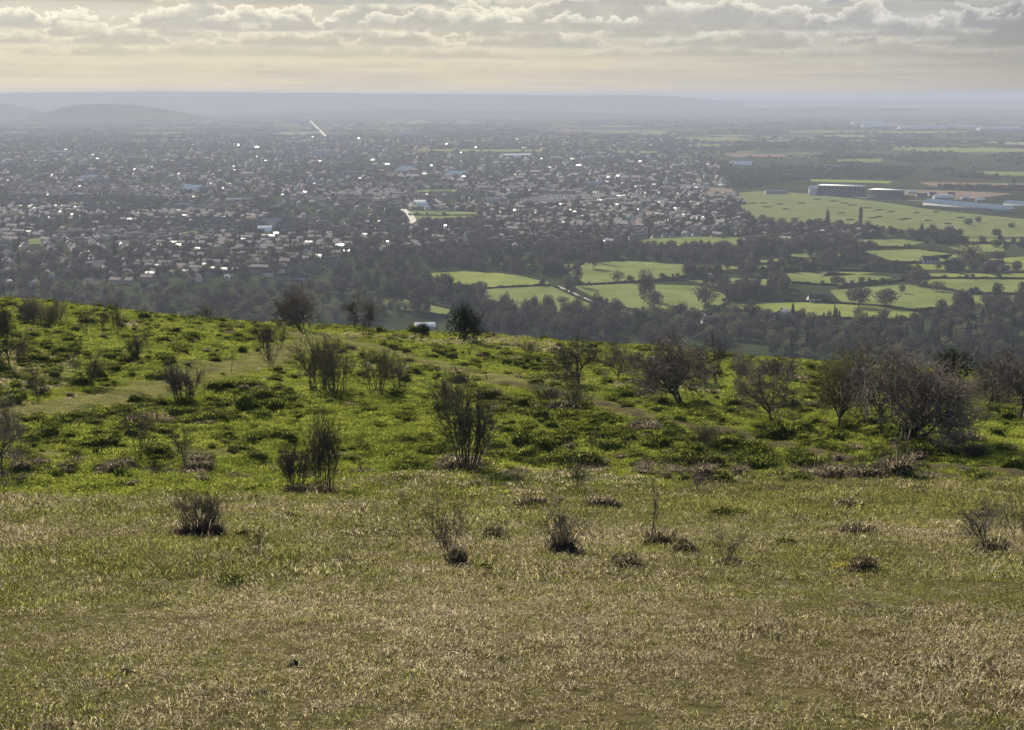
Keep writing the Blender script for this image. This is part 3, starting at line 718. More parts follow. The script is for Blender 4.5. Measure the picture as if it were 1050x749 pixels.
FIELDS = [
 ([(438, 281), (470, 278.5), (522, 281), (562, 290), (566, 292), (500, 295.5), (462, 292)], 'pasture2'),
 ([(490, 297), (566, 293.5), (590, 302), (612, 311), (630, 319), (560, 321), (505, 318), (500, 304)], 'pasture'),
 ([(588, 294), (650, 291), (720, 294), (745, 303), (740, 318), (660, 322), (640, 318), (604, 303)], 'pasture'),
 ([(575, 271), (640, 268), (700, 271), (705, 283), (668, 288), (600, 291), (586, 283)], 'pasture'),
 ([(654, 246), (700, 243), (760, 244), (758, 253), (700, 253), (656, 251)], 'pasture'),
 ([(757, 198), (785, 196), (830, 199), (900, 207), (960, 216), (1080, 228), (1080, 243), (1000, 244), (945, 237), (870, 234), (820, 230), (772, 226), (760, 213)], 'turf'),
 ([(752, 313), (835, 310), (905, 315), (942, 321), (938, 328), (850, 325), (770, 322)], 'pasture2'),
 ([(802, 281), (845, 279), (918, 285), (868, 293), (812, 289)], 'pasture'),
 ([(850, 298), (930, 292), (985, 301), (990, 314), (940, 319), (905, 313), (862, 310)], 'pasture'),
 ([(952, 281), (1080, 281), (1080, 285.5), (955, 284.5)], 'pasture2'),
 ([(935, 290), (960, 286.5), (1080, 287.5), (1080, 299), (1040, 301), (985, 299.5)], 'pasture'),
 ([(884, 258), (940, 256), (978, 261), (968, 269), (915, 268)], 'pasture'),
 ([(874, 246), (925, 246), (950, 249), (930, 253), (880, 252)], 'pasture'),
 ([(970, 253), (1030, 250), (1030, 258), (990, 260)], 'pasture'),
 ([(1012, 266), (1080, 262), (1080, 277), (1030, 278)], 'pasture2'),
 ([(990, 244), (1080, 246), (1080, 249), (985, 248)], 'pasture'),
 ([(413, 216.5), (486, 217.5), (492, 220.5), (486, 225), (424, 225.5), (420, 221)], 'pasture'),
 ([(424, 195), (468, 194.5), (470, 197), (425, 197.5)], 'pasture'),
 ([(380, 305), (412, 307), (462, 318), (458, 323), (415, 319), (383, 312)], 'pasture'),
 ([(508, 270), (535, 269), (552, 272), (520, 275)], 'pasture'),
 ([(760, 274), (800, 272), (850, 275), (800, 277)], 'pasture'),
 ([(842, 284), (868, 283), (900, 280), (850, 279.5)], 'pasture2'),
 ([(25, 246), (48, 243), (46, 250), (28, 251)], 'pasture'),
 ([(182, 238), (206, 237), (204, 241.5), (184, 241.5)], 'pasture'),
 ([(65, 208), (118, 207.5), (120, 209.5), (66, 210)], 'pasture'),
 ([(830, 184), (915, 186), (912, 188.5), (832, 186.5)], 'pasture2'),
 ([(725, 192), (752, 194), (750, 199), (722, 203)], 'plough'),
 ([(900, 194), (980, 196), (1040, 199), (1000, 204), (920, 200)], 'plough'),
 ([(940, 187), (1080, 189), (1080, 192), (960, 192)], 'plough'),
 ([(1000, 176), (1080, 177), (1080, 181), (1010, 180)], 'pasture'),
 ([(855, 164), (905, 163), (903, 166.5), (862, 167)], 'pasture'),
 ([(880, 151.5), (1080, 153), (1080, 156), (960, 156)], 'pasture2'),
 ([(700, 141), (765, 142), (760, 145.5), (690, 144)], 'pasture'),
 ([(705, 148), (760, 148.5), (755, 151), (712, 150.5)], 'pasture'),
 ([(420, 153), (560, 154), (555, 156), (425, 155)], 'pasture2'),
 ([(620, 155), (680, 155.5), (670, 157.5), (622, 157)], 'pasture'),
 ([(800, 134), (1000, 135), (980, 137), (810, 136)], 'pasture'),
 ([(560, 133), (690, 134), (680, 135.6), (570, 135)], 'plough'),
 ([(740, 158), (800, 158.5), (810, 161), (750, 161)], 'plough'),
 ([(760, 268), (800, 265.5), (850, 268), (800, 271)], 'pasture'), ([(700, 274), (740, 272), (762, 275.5), (720, 279)], 'pasture2'),
 ([(955, 262.5), (1010, 259), (1012, 265), (975, 268)], 'pasture'), ([(905, 271), (980, 272), (1020, 277), (940, 277)], 'pasture2'),
 ([(995, 303.5), (1080, 303), (1080, 310), (1000, 313)], 'pasture'), ([(700, 287), (735, 285), (790, 287), (795, 293), (740, 295)], 'pasture'),
 ([(800, 262), (850, 258), (872, 262), (830, 265)], 'pasture')]
for poly, mt in FIELDS:
    x, y = plains([p[0] for p in poly], [p[1] for p in poly])
    # soften the corners of the outline
    P = np.stack([x, y], 1); Q = []
    for k in range(len(P)):
        a, b = P[k], P[(k + 1) % len(P)]; Q += [a * .93 + b * .07, a * .5 + b * .5, a * .07 + b * .93]
    Q = np.array(Q)
    tag(link('field', mesh('field', np.column_stack([Q, np.full(len(Q), -199.6)]), np.arange(len(Q))[None, :], mt)), kind='structure')
ROADS = [([(642, 236), (662, 215), (692, 195)], 12, 'tarmac'), ([(484, 252), (456, 236), (428, 228)], 10, 'tarmac'), ([(588, 226), (600, 219), (612, 213), (626, 207)], 7, 'tarmac'), ([(413, 215), (420, 220), (424, 227), (416, 232)], 11, 'track'),
         ([(318, 124), (326, 132), (334, 140)], 16, 'track'), ([(570, 293.5), (586, 301), (604, 309), (630, 319), (665, 326)], 5, 'track'),
         ([(520, 217), (540, 212), (558, 205)], 9, 'tarmac'), ([(440, 219), (470, 214), (500, 211), (520, 209)], 7, 'tarmac'),
         ([(700, 322), (728, 329), (760, 330), (812, 330)], 5, 'tarmac'), ([(0, 262), (60, 255), (130, 250), (220, 247)], 7, 'tarmac'),
         ([(60, 282), (140, 272), (220, 268), (330, 262)], 7, 'tarmac'), ([(830, 196), (880, 203), (950, 207), (1000, 203)], 8, 'track')]
road_xy = []
for pts, w, mt in ROADS:
    x, y = plains(*zip(*pts)); P = np.stack([x, y], 1)
    t = np.linspace(0, len(P) - 1, 8 * len(P)); Q = np.stack([np.interp(t, range(len(P)), P[:, k]) for k in (0, 1)], 1)
    Q[1:-1] = (Q[:-2] + 2 * Q[1:-1] + Q[2:]) / 4
    D = np.gradient(Q, axis=0); D /= np.linalg.norm(D, axis=1)[:, None]; Nn = np.stack([-D[:, 1], D[:, 0]], 1)
    V = np.concatenate([np.column_stack([Q - Nn * w / 2, np.full(len(Q), -199.3)]), np.column_stack([Q + Nn * w / 2, np.full(len(Q), -199.3)])])
    n = len(Q); k = np.arange(n - 1)
    tag(link('road', mesh('road', V, np.stack([k, k + 1, n + k + 1, n + k], 1), mt)), kind='structure')
    road_xy.append((Q, w))
x, y = plains([532, 560, 594, 590, 556, 536], [204, 199.5, 200, 206, 208.5, 209])
tag(link('car_park_ground', mesh('car_park_ground', np.column_stack([x, y, np.full(6, -199.4)]), np.arange(6)[None, :], 'tarmac')), kind='structure')

def clear(x, y, px, py, fields=True, pad=5):
    ok = np.ones(x.shape, bool)
    if fields:
        for poly, _ in FIELDS:
            ok &= ~inpoly(px, py, poly)
            if poly[0][1] < 252 and poly[0][0] < 700: ok &= ~inpoly(px, py - 2.2, poly)
    for Q, w in road_xy:
        for a, b in zip(Q[:-3:3], Q[3::3]):
            ok &= pathdist(x, y, [tuple(a), tuple(b)]) > w / 2 + pad
    ok &= ~inpoly(px, py, [(528, 209), (560, 198.5), (598, 199), (594, 208), (556, 211)])
    ok &= ~inpoly(px, py, [(828, 207), (830, 192), (925, 196), (960, 205), (1040, 211), (1060, 222), (1030, 222), (945, 214)])
    return ok
def sample(poly, n):
    xs, ys_ = zip(*poly); px = rv.uniform(min(xs), max(xs), n * 3); py = rv.uniform(min(ys_), max(ys_), n * 3)
    k = inpoly(px, py, poly); return px[k][:n], py[k][:n]

# ------------------------------------------------------------------ valley trees: six kinds, real size about 12 m
def vtree(seed, shape, n, leaf):
    g = np.random.default_rng(seed)
    H = {'round': 12, 'tall': 15, 'dark': 11, 'cone': 15, 'poplar': 22, 'bud': 10}[shape]
    spec = [(7, .6, .6, .03, .07), (5, .7, .55, .03, .2), (4, .7, .55, .0, .25)]
    out = [[] for _ in spec]
    grow(g, np.array([0, 0, -.5]), np.array([0, 0, 1.]), H * .72, .32, 0, spec, out)
    tr = tubes(out[0] + (out[1] if shape in ('round', 'tall', 'bud') else []), 5)
    V = g.normal(0, 1, (n, 3)); V /= np.linalg.norm(V, axis=1)[:, None]
    V *= (g.random(n) ** .42)[:, None]
    lump = .62 + .62 * vnoise(V[:, 0] * 2.1 + seed, V[:, 2] * 2.1 + V[:, 1] * 1.7, seed)
    V = V * lump[:, None]
    if shape == 'cone':
        f = g.random(n) ** .7; a = g.random(n) * 2 * np.pi; rr = (1.02 - f) * H * .24 * (.45 + .55 * g.random(n)) * (.8 + .4 * np.sin(f * 40))
        C = np.stack([rr * np.cos(a), rr * np.sin(a), f * H * .96 + .4], 1)
    elif shape == 'poplar':
        C = V * np.array([H * .085, H * .085, H * .5]) + np.array([0, 0, H * .53])
    else:
        w = {'round': .50, 'tall': .34, 'dark': .52, 'bud': .55}[shape]
        C = V * np.array([H * w, H * w, H * .46]) + np.array([0, 0, H * .58 if shape != 'dark' else H * .5])
    a = g.normal(0, 1, (n, 3)); a[:, 2] += .4; a /= np.linalg.norm(a, axis=1)[:, None]
    b = np.cross(a, g.normal(0, 1, (n, 3))); b /= np.linalg.norm(b, axis=1)[:, None]
    s = (leaf * g.uniform(.5, 1.4, n))[:, None]; asp = .22 if shape in ('round', 'tall') else .6
    Q = np.stack([C - a * s, C + b * s * asp, C + a * s, C - b * s * asp], 1).reshape(-1, 3)
    return tr, (Q, np.arange(4 * n).reshape(n, 4)), H, {'cone': H * .48, 'poplar': H * .18}.get(shape, 0) or H * 2 * {'round': .46, 'tall': .31, 'dark': .48, 'bud': .5}[shape]
VT = {}
for shape, mt in (('round', 'crown_bare'), ('tall', 'crown_bare'), ('dark', 'crown_dark'), ('cone', 'crown_dark'), ('poplar', 'crown_bare'), ('bud', 'crown_bud')):
    VT[shape] = []
    for k in range(3):
        tr, cr, H, Wd = vtree(500 + 10 * len(VT) + k, shape, 1000 if shape in ('round', 'tall') else 620, .85 if shape in ('round', 'tall') else .6)
        V, F = join(tr, cr); nt_ = len(tr[1])
        VT[shape].append((mesh('trunk', *tr, 'bark'), mesh('crown', *cr, mt), H, Wd, mesh('tree', V, F, ['bark', mt], [0] * nt_ + [1] * (len(cr[1])))))
KIND = {'round': 'bare grey spreading tree', 'tall': 'bare grey upright tree', 'dark': 'dark evergreen tree', 'cone': 'dark pointed conifer', 'poplar': 'slim bare poplar', 'bud': 'pale green budding tree'}
def tree_obj(shape, x, y, hgt, wid, label, group=None):
    t = VT[shape][random.randrange(3)]
    o = empty({'cone': 'conifer_tree', 'poplar': 'poplar_tree', 'dark': 'evergreen_tree'}.get(shape, 'deciduous_tree'), (x, y, float(height(x, y)) - .2), random.uniform(0, 6.28))
    o.scale = (wid / t[3], wid / t[3], hgt / t[2])
    link('trunk', t[0], o); link('crown', t[1], o)
    return tag(o, label, 'tree', group)
def vt(px, by, h, w, shape, label, group=None):
    x, y = plains(px, by); m = math.hypot(float(y), 200) / FPX
    return tree_obj(shape, float(x), float(y), h * m, w * m, label, group)
LONE = [
 (723, 313, 21, 25, 'round', 'big rounded bare tree on the edge of the field below the village'),
 (880, 315, 22, 28, 'round', 'wide bare tree, bigger half of a pair standing in the pale field'),
 (908, 315, 20, 23, 'round', 'bare tree, smaller half of a pair standing in the pale field'),
 (984, 315, 19, 19, 'round', 'rounded dark bare tree alone near the end of the pale field'),
 (941, 293, 19, 24, 'round', 'large bare tree growing out of the hedge corner between two fields'),
 (961, 299, 11, 16, 'bud', 'low pale tree beside the large hedge corner tree'),
 (925, 301, 10, 7, 'tall', 'small dark tree casting a streak of shadow in the pale field'),
 (905, 290, 6, 7, 'dark', 'dot-sized round bush on the hedge line of the upper field'),
 (857, 294, 12, 13, 'round', 'small bare tree on the sloping hedge of the upper field'),
 (993, 274, 24, 23, 'round', 'tallest spreading tree by the farm below the racecourse'),
 (979, 276, 13, 21, 'dark', 'round dark evergreen next to the tallest farm tree'),
 (1006, 274, 15, 13, 'tall', 'bare tree on the other side of the tallest farm tree from the evergreen'),
 (1024, 269, 12, 16, 'round', 'bare tree beside the pale track near the farm'),
 (945, 239, 10, 10, 'cone', 'dark conifer standing up at the lower edge of the racecourse'),
 (993, 231, 8, 10, 'dark', 'dark bush inside the racecourse turf, biggest of three'),
 (1003, 229, 7, 7, 'tall', 'small upright tree inside the racecourse turf'),
 (1037, 234, 6, 8, 'dark', 'dark bush inside the racecourse turf nearest the photo edge'),
 (764, 227, 9, 9, 'round', 'grey bush in the narrow corner of the racecourse turf'),
 (848, 236, 23, 4.5, 'poplar', 'slim poplar, left one of two at the near edge of the racecourse'),
 (882, 234, 24, 4.5, 'poplar', 'slim poplar, right one of two at the near edge of the racecourse'),
 (879, 327, 12, 9, 'tall', 'thin bare tree on the lower hedge of the yellowish field'),
 (592, 294, 25, 11, 'tall', 'tall bare tree at the upper corner of the field by the farm track'),
 (617, 271, 25, 10, 'cone', 'tall dark conifer rising above the parkland'),
 (608, 276, 19, 16, 'round', 'bare parkland tree next to the tall dark conifer'),
 (633, 289, 11, 14, 'bud', 'rounded pale tree on the hedge above the middle field'),
 (646, 290, 9, 9, 'dark', 'small dark round bush beside the rounded pale tree'),
 (660, 313, 37, 13, 'tall', 'tallest dark upright tree of the clump inside the middle field'),
 (671, 319, 22, 18, 'round', 'broad lower tree of the clump inside the middle field'),
 (666, 309, 30, 11, 'tall', 'inner upright tree of the clump inside the middle field'),
 (462, 311, 27, 13, 'cone', 'dark pointed conifer in front of the farmhouse'),
 (430, 322, 30, 24, 'round', 'bare tree on a plain trunk by the small paddock'),
 (403, 311, 22, 34, 'dark', 'big dark rounded tree mass near the small paddock'),
 (577, 312, 8, 14, 'bud', 'low grey scrub tree where the farm track bends'),
 (482, 316, 18, 16, 'dark', 'dark tree next to the bright farmhouse roofs'),
 (505, 322, 16, 20, 'round', 'bare tree on the field side of the farmhouse'),
 (520, 321, 12, 16, 'dark', 'low dark tree between the farmhouse and the poplar wood'),
 (818, 330, 11, 9, 'cone', 'dark little conifer behind the white gabled house'),
 (905, 330, 12, 9, 'cone', 'dark conifer below the tip of the yellowish field'),
 (770, 316, 9, 12, 'round', 'scrubby tree at the narrow end of the yellowish field'),
 (1022, 254, 9, 12, 'dark', 'dark round tree in the far hedge under the racecourse'),
]
for a in LONE: vt(*a)

# belts of trees: the largest in view are things, the rest a mass
BELTS = [  # polygon of trunk feet in photo pixels, count, kinds, label, group
 ([(-40, 297), (340, 297), (360, 302), (440, 302), (440, 330), (250, 336), (-40, 316)], 250, 'round round bud bud dark tall', 'in the wooded belt under the left brow of the hill', 'wooded belt under the left brow'),
 ([(330, 262), (440, 262), (440, 280), (470, 297), (495, 300), (500, 322), (470, 326), (455, 312), (378, 300), (340, 300)], 150, 'round dark dark tall', 'in the dark wood round the farmhouse', 'dark wood round the farmhouse'),
 ([(488, 320), (560, 321), (640, 322), (652, 332), (640, 350), (488, 346)], 120, 'tall tall tall round', 'in the grey poplar wood behind the middle of the brow', 'grey wood behind the brow'),
 ([(650, 326), (740, 322), (790, 326), (790, 356), (650, 356)], 130, 'round dark bud round', 'among the houses below the yellowish field', 'trees among the lower houses'),
 ([(790, 330), (945, 330), (1080, 316), (1080, 372), (790, 368)], 240, 'dark round cone round bud', 'in the dark wood behind the hawthorns', 'dark wood behind the hawthorns'),
 ([(945, 316), (1000, 300), (1080, 300), (1080, 322), (945, 328)], 60, 'dark round round', 'in the wood at the end of the pale field', 'wood at the end of the pale field'),
 ([(440, 258), (600, 258), (605, 268), (585, 280), (560, 284), (470, 277), (440, 280)], 170, 'round dark tall dark', 'in the dark strip above the upper field', 'dark strip above the upper field'),
 ([(600, 254), (700, 254), (760, 256), (770, 268), (700, 270), (600, 267)], 110, 'round dark tall', 'above the parkland', 'trees above the parkland'),
 ([(700, 256), (880, 250), (890, 268), (850, 280), (760, 284), (705, 292)], 210, 'round dark dark round', 'in the long wood under the racecourse village', 'long wood under the village'),
 ([(700, 284), (800, 285), (812, 300), (750, 312), (745, 304)], 75, 'round dark tall', 'in the copse between the middle field and the village wood', 'copse beside the middle field'),
 ([(865, 236), (1080, 246), (1080, 262), (970, 254), (880, 246)], 90, 'dark round round', 'along the broken hedges under the racecourse', 'broken hedges under the racecourse'),
 ([(890, 268), (1020, 276), (1080, 278), (1080, 281), (920, 281), (880, 276)], 60, 'dark round', 'along the lane by the farm', 'trees along the farm lane'),
 ([(940, 240), (985, 240), (985, 250), (940, 246)], 25, 'dark round', 'in the thicket at the racecourse corner', 'thicket at the racecourse corner'),
 ([(768, 226), (900, 232), (900, 240), (760, 246)], 70, 'round dark', 'between the village roofs', 'trees between the village roofs'),
]
cand = []
for poly, n, kinds, lab, grp in BELTS:
    px, py = sample(poly, n); x, y = plains(px, py)
    ok = clear(x, y, px, py, True, 2); px, py, x, y = px[ok], py[ok], x[ok], y[ok]
    ks = kinds.split()
    for k in range(len(x)):
        sh = ks[rv.integers(len(ks))]
        hg = VT[sh][0][2] * rv.uniform(.75, 1.35); cand.append((sh, x[k], y[k], hg, VT[sh][0][3] * rv.uniform(.7, 1.3), lab, grp, px[k], py[k]))
def sees(c):
    """top of the tree clears the brow of the hill and stands in the frame"""
    if not 2 < c[7] < 1048: return False
    z = float(height(c[1], c[2])) + c[3] * .8
    yy = np.linspace(60, min(c[2] * .95, 700), 60)
    return bool(np.all(z / c[2] * yy > height(c[1] / c[2] * yy, yy)))
vis = [c for c in cand if sees(c)]
vis.sort(key=lambda c: -c[3] * c[4] / c[2] ** 2)
named = vis[:215]; ids = {id(c) for c in named}
for c in named:
    tree_obj(c[0], c[1], c[2], c[3], c[4], KIND[c[0]] + ' ' + c[5], c[6] + ', ' + KIND[c[0]])
mass = [(c[0], c[1], c[2], c[3] / VT[c[0]][0][2], c[4] / VT[c[0]][0][3]) for c in cand if id(c) not in ids]
# trees between the houses of the town and out over the plain
TOWN = [(-60, 141), (700, 141), (735, 170), (757, 200), (760, 214), (772, 228), (900, 236), (900, 256), (700, 254), (640, 245), (600, 258), (440, 260), (330, 264), (330, 288), (-60, 290)]
px, py = sample(TOWN, 16500); x, y = plains(px, py); ok = clear(x, y, px, py, True, 3)
den = fbm(x * .004, y * .004, 71, 3); ok &= (rv.random(len(x)) < np.clip((den - .25) * 3.2, .28, 1)) & ~((py > 228) & (px < 360) & (rv.random(len(x)) < .5))
kk_ = ['round', 'tall', 'dark', 'round', 'round', 'bud', 'cone']
for a, b in zip(x[ok], y[ok]):
    s = rv.uniform(.55, 1.25) * (1 + max(0, (b - 3000) / 6000)); mass.append((kk_[rv.integers(7)], a, b, s * .8, s))
OUT = [(690, 150), (1080, 150), (1080, 200), (940, 192), (830, 184), (757, 196), (735, 172)]
px, py = sample(OUT, 5200); x, y = plains(px, py)
ok = clear(x, y, px, py, True, 2) & (fbm(px * .022 + 3, py * .16, 78, 4) + rv.normal(0, .04, len(px)) > .47)
for a, b in zip(x[ok], y[ok]): s = rv.uniform(.5, 1.1); mass.append((['round', 'dark'][rv.integers(2)], a, b, s * .8, s * 1.2))
px = rv.uniform(-60, 1110, 9000); py = 110 + 44 * rv.random(9000) ** .9
x, y = plains(px, py)
ok = clear(x, y, px, py, True, 2) & (fbm(px * .016, py * .35, 77, 4) + rv.normal(0, .04, len(px)) > .46)
for a, b in zip(x[ok], y[ok]): s = rv.uniform(.7, 1.3); mass.append((['round', 'dark'][rv.integers(2)], a, b, s * .8, s * (1.2 + b / 5000)))
# ------------------------------------------------------------------ hedges
def hedge(pts, label, w=2.6, h=2.2):
    x, y = plains(*zip(*pts)); P = np.stack([x, y], 1)
    L = np.concatenate([[0], np.cumsum(np.linalg.norm(np.diff(P, axis=0), axis=1))])
    t = np.arange(0, L[-1], 2.2); Q = np.stack([np.interp(t, L, P[:, k]) for k in (0, 1)], 1)
    n = len(Q); g = np.random.default_rng(int(abs(x[0]) * 7 + y[0]))
    D = np.gradient(Q, axis=0); D /= np.linalg.norm(D, axis=1)[:, None]; Nn = np.stack([-D[:, 1], D[:, 0]], 1)
    hh = h * (.7 + .7 * vnoise(t * .11, t * 0, 5)) * g.uniform(.8, 1.2, n); ww = w * g.uniform(.75, 1.25, n)
    prof = [(-.5, -.3), (-.55, .5), (-.25, .95), (.25, 1.0), (.55, .5), (.5, -.3)]
    V = np.stack([np.column_stack([Q + Nn * (a * ww * g.uniform(.8, 1.2, n))[:, None], -200 + hh * b * g.uniform(.85, 1.15, n)]) for a, b in prof], 1).reshape(-1, 3)
    k = np.arange(n - 1)[:, None] * 6
    F = np.concatenate([k + np.array([[j, j + 1, j + 7, j + 6]]) for j in range(5)])
    m = n * 5; c = g.integers(0, n, m)
    C = np.column_stack([Q[c] + Nn[c] * (g.uniform(-.55, .55, m) * ww[c])[:, None] + g.normal(0, .8, (m, 2)), -200 + hh[c] * g.uniform(.3, 1.15, m)])
    V, F = join((V, F), leafquads(g, C, .5))
    for c in range(int(L[-1] / 26)):
        j = g.integers(0, n); s = g.uniform(.3, .75); mass.append((['round', 'dark', 'tall'][g.integers(3)], Q[j, 0], Q[j, 1], s, s))
    tag(link('hedge', mesh('hedge', V, F, 'hedge')), label, 'hedge', 'hedges dividing the valley fields')
for pts, lab in [
 ([(462, 293), (500, 296.5), (566, 293)], 'straight dark hedge between the yellowish upper field and the farm field'),
 ([(568, 294.5), (586, 303), (604, 311), (628, 320), (660, 327)], 'dark hedge on the near side of the farm track'),
 ([(574, 293.2), (590, 300), (610, 308), (640, 317), (668, 323)], 'dark hedge on the far side of the farm track'),
 ([(580, 291.5), (600, 293), (650, 290), (700, 288), (735, 286)], 'hedge along the top of the middle field with small trees in it'),
 ([(722, 292), (748, 303), (742, 319)], 'dark hedge down the short side of the middle field'),
 ([(752, 323), (800, 326), (880, 328), (940, 329)], 'dark hedge along the bottom of the bright yellowish field'),
 ([(740, 309), (800, 309), (862, 312), (905, 315), (944, 320.5)], 'dark hedge along the top of the bright yellowish field'),
 ([(860, 297), (900, 291.5), (938, 287)], 'dark hedge climbing to the large hedge corner tree'),
 ([(928, 288), (985, 300.5), (1010, 302)], 'dark hedge running down from the large hedge corner tree'),
 ([(950, 286), (1000, 286.3), (1080, 286.8)], 'long level black hedge beyond the large hedge corner tree'),
 ([(800, 279), (830, 277.5), (885, 278), (950, 282)], 'hedge along the top of the upper pale field'),
 ([(812, 291), (840, 292.5), (866, 294), (900, 289)], 'hedge along the bottom of the upper pale field'),
 ([(940, 319), (990, 316), (1030, 317), (1080, 316)], 'hedge at the foot of the last pale field'),
 ([(985, 301), (1040, 302), (1080, 300)], 'hedge bounding the wide field in front of the end wood'),
 ([(654, 244), (700, 241.5), (762, 242.5)], 'hedge above the small light field beside the village'),
 ([(654, 252.5), (700, 254), (760, 254.5)], 'hedge below the small light field beside the village'),
 ([(884, 270), (930, 270), (980, 270)], 'dark hedge below the small field under the racecourse'),
 ([(870, 254), (930, 254.5), (985, 262)], 'hedge above the small field under the racecourse'),
 ([(960, 250), (1000, 250), (1080, 250.5)], 'dark hedge line just under the racecourse turf'),
 ([(570, 285), (600, 269.5), (650, 267)], 'hedge round the parkland field'),
 ([(655, 289), (700, 285), (730, 280)], 'hedge across the corner of the parkland field'),
 ([(378, 303), (412, 305), (464, 317)], 'hedge along the top of the small paddock'),
 ([(383, 314), (420, 321), (458, 325)], 'hedge along the bottom of the small paddock'),
 ([(748, 272), (800, 270.5), (860, 274)], 'hedge above the narrow strip field by the village wood'),
 ([(420, 221.2), (450, 221.6), (488, 221.2)], 'low dark line dividing the playing field in the town'),
]: hedge(pts, lab)
shapes = list(VT); ms = [VT[s][k][4] for s in shapes for k in range(3)]
woodset = source_set('wood_tree', ms)
A = np.array([(shapes.index(m[0]) * 3 + rv.integers(3), m[1], m[2], m[3], m[4]) for m in mass])
P = np.stack([A[:, 1], A[:, 2], height(A[:, 1], A[:, 2]) - .2], 1)
scatter('valley_woodland', P, np.stack([np.zeros(len(A)), np.zeros(len(A)), rv.uniform(0, 6.28, len(A))], 1), np.stack([A[:, 4], A[:, 4], A[:, 3]], 1), A[:, 0].astype(int), woodset, 'mass of bare and dark trees filling the town and the plain', 'woodland')

# steeplechase fences and bushes on the turf
for k, (px, py, w) in enumerate([(772, 209, 9), (783, 209, 8), (787, 213, 9), (800, 210, 7), (822, 209, 8), (838, 205, 6), (855, 207, 10), (866, 209, 9), (874, 211, 12), (888, 214, 12), (902, 216, 9), (914, 218, 9), (862, 219, 8), (845, 229, 9), (860, 228, 8), (872, 226, 9), (895, 224, 10), (901, 223, 8), (925, 226, 9), (930, 225, 10), (952, 227, 8), (960, 218, 7), (972, 230, 8), (985, 224, 8), (815, 225, 8), (832, 227, 6), (806, 215, 6), (940, 219, 6)]):
    x, y = plains(px, py); m = math.hypot(float(y), 200) / FPX; L = w * m
    g = np.random.default_rng(900 + k); n = 46
    C = np.stack([g.uniform(-.5, .5, n) * L, g.normal(0, 1.1, n), g.uniform(.1, 1.7, n)], 1)
    D = dome(L * .48, 1.2, 1.6, 900 + k, 3, 14, .3); V, F = join(D, leafquads(g, C, .8))
    o = link('brush_fence', mesh('brush_fence', V, F, 'hedge'), None, (float(x), float(y), -199.5)); o.rotation_euler.z = random.uniform(-.15, .15)
    tag(o, 'short dark brush fence or bush standing on the racecourse turf', 'jump fence', 'dark fences on the racecourse')

# ------------------------------------------------------------------ houses
def box(x0, x1, y0, y1, z0, z1):
    V = np.array([(x, y, z) for z in (z0, z1) for y in (y0, y1) for x in (x0, x1)], float)
    return V, np.array([(0, 2, 3, 1), (4, 5, 7, 6), (0, 1, 5, 4), (2, 6, 7, 3), (0, 4, 6, 2), (1, 3, 7, 5)])
def gable(L, Wd, H, rise, over=.35, th=.18):
    """gabled walls and a two-slope roof of real thickness"""
    a, b = L / 2, Wd / 2
    wv = np.array([(-a, -b, -.3), (a, -b, -.3), (a, b, -.3), (-a, b, -.3), (-a, -b, H), (a, -b, H), (a, b, H), (-a, b, H), (-a, 0, H + rise), (a, 0, H + rise)], float)
    walls = (wv, [np.array([(0, 1, 5, 4), (2, 3, 7, 6)]), np.array([(1, 2, 6, 9, 5), (3, 0, 4, 8, 7)])])
    k = rise / b; e = b + over; ze = H - over * k; A = a + over
    rv_ = np.array([(s * A, y, z + t) for t in (.02, th) for s in (-1, 1) for y, z in ((-e, ze), (0, H + rise), (e, ze))], float)
    rf = []
    for t in (0, 6):
        rf += [(t, t + 3, t + 4, t + 1), (t + 1, t + 4, t + 5, t + 2)]
    rf += [(0, 3, 9, 6), (2, 5, 11, 8), (0, 1, 7, 6), (1, 2, 8, 7), (3, 4, 10, 9), (4, 5, 11, 10)]
    return walls, (rv_, np.array(rf))
def windows(L, Wd, H, nx=4):
    P = []
    for s in (-1, 1):
        for i in range(nx):
            for z in ((.9, 2.1), (3.4, 4.5)):
                if z[1] > H: continue
                cx = -L / 2 + L * (i + .5) / nx
                P.append(box(cx - .55, cx + .55, s * Wd / 2 - .05, s * Wd / 2 + .05, *z))
    return join(*P)
HOUSES = []
for k, (L, Wd, H, rise, wm, rm) in enumerate([(10, 7.5, 5.2, 2.7, 'render', 'slate'), (14, 7.5, 5.2, 2.6, 'brick', 'tile'), (9, 8, 5.3, 2.9, 'brick', 'slate'), (13, 8, 3.0, 2.8, 'render', 'tile'), (11, 5, 4.6, 1.75, 'render', 'newslate'), (7.5, 5.5, 4.8, 2.0, 'stone', 'newslate'), (22, 9, 5.2, 2.5, 'brick', 'slate')]):
    w, r = gable(L, Wd, H, rise)
    c = box(-L / 2 + .9, -L / 2 + 1.7, -.4, .4, H + rise - .6, H + rise + 1.1)
    r = join(r, c); nw = sum(len(f) for f in w[1]); wi = windows(L, Wd, H)
    Vw, Fw = join(*[(w[0], f) for f in w[1]])
    V2 = np.concatenate([w[0], r[0], wi[0]]); F2 = [f for f in w[1]] + [f + len(w[0]) for f in r[1]] + [f + len(w[0]) + len(r[0]) for f in wi[1]]
    nr_ = sum(len(f) for f in r[1]); nwi = sum(len(f) for f in wi[1])
    HOUSES.append((mesh('wall', w[0], w[1], wm), mesh('roof', r[0], r[1], rm), mesh('window', wi[0], wi[1], 'glass'), mesh('house', V2, F2, [wm, rm, 'glass'], [0] * nw + [1] * nr_ + [2] * nwi)))
def house_obj(k, x, y, rz, label, group=None, s=1.0, win=False, name='house'):
    o = empty(name, (x, y, float(height(x, y))), rz); o.scale = (s, s, s)
    link('wall', HOUSES[k][0], o); link('roof', HOUSES[k][1], o)
    if win: link('window_glass', HOUSES[k][2], o)
    return tag(o, label, 'house', group)
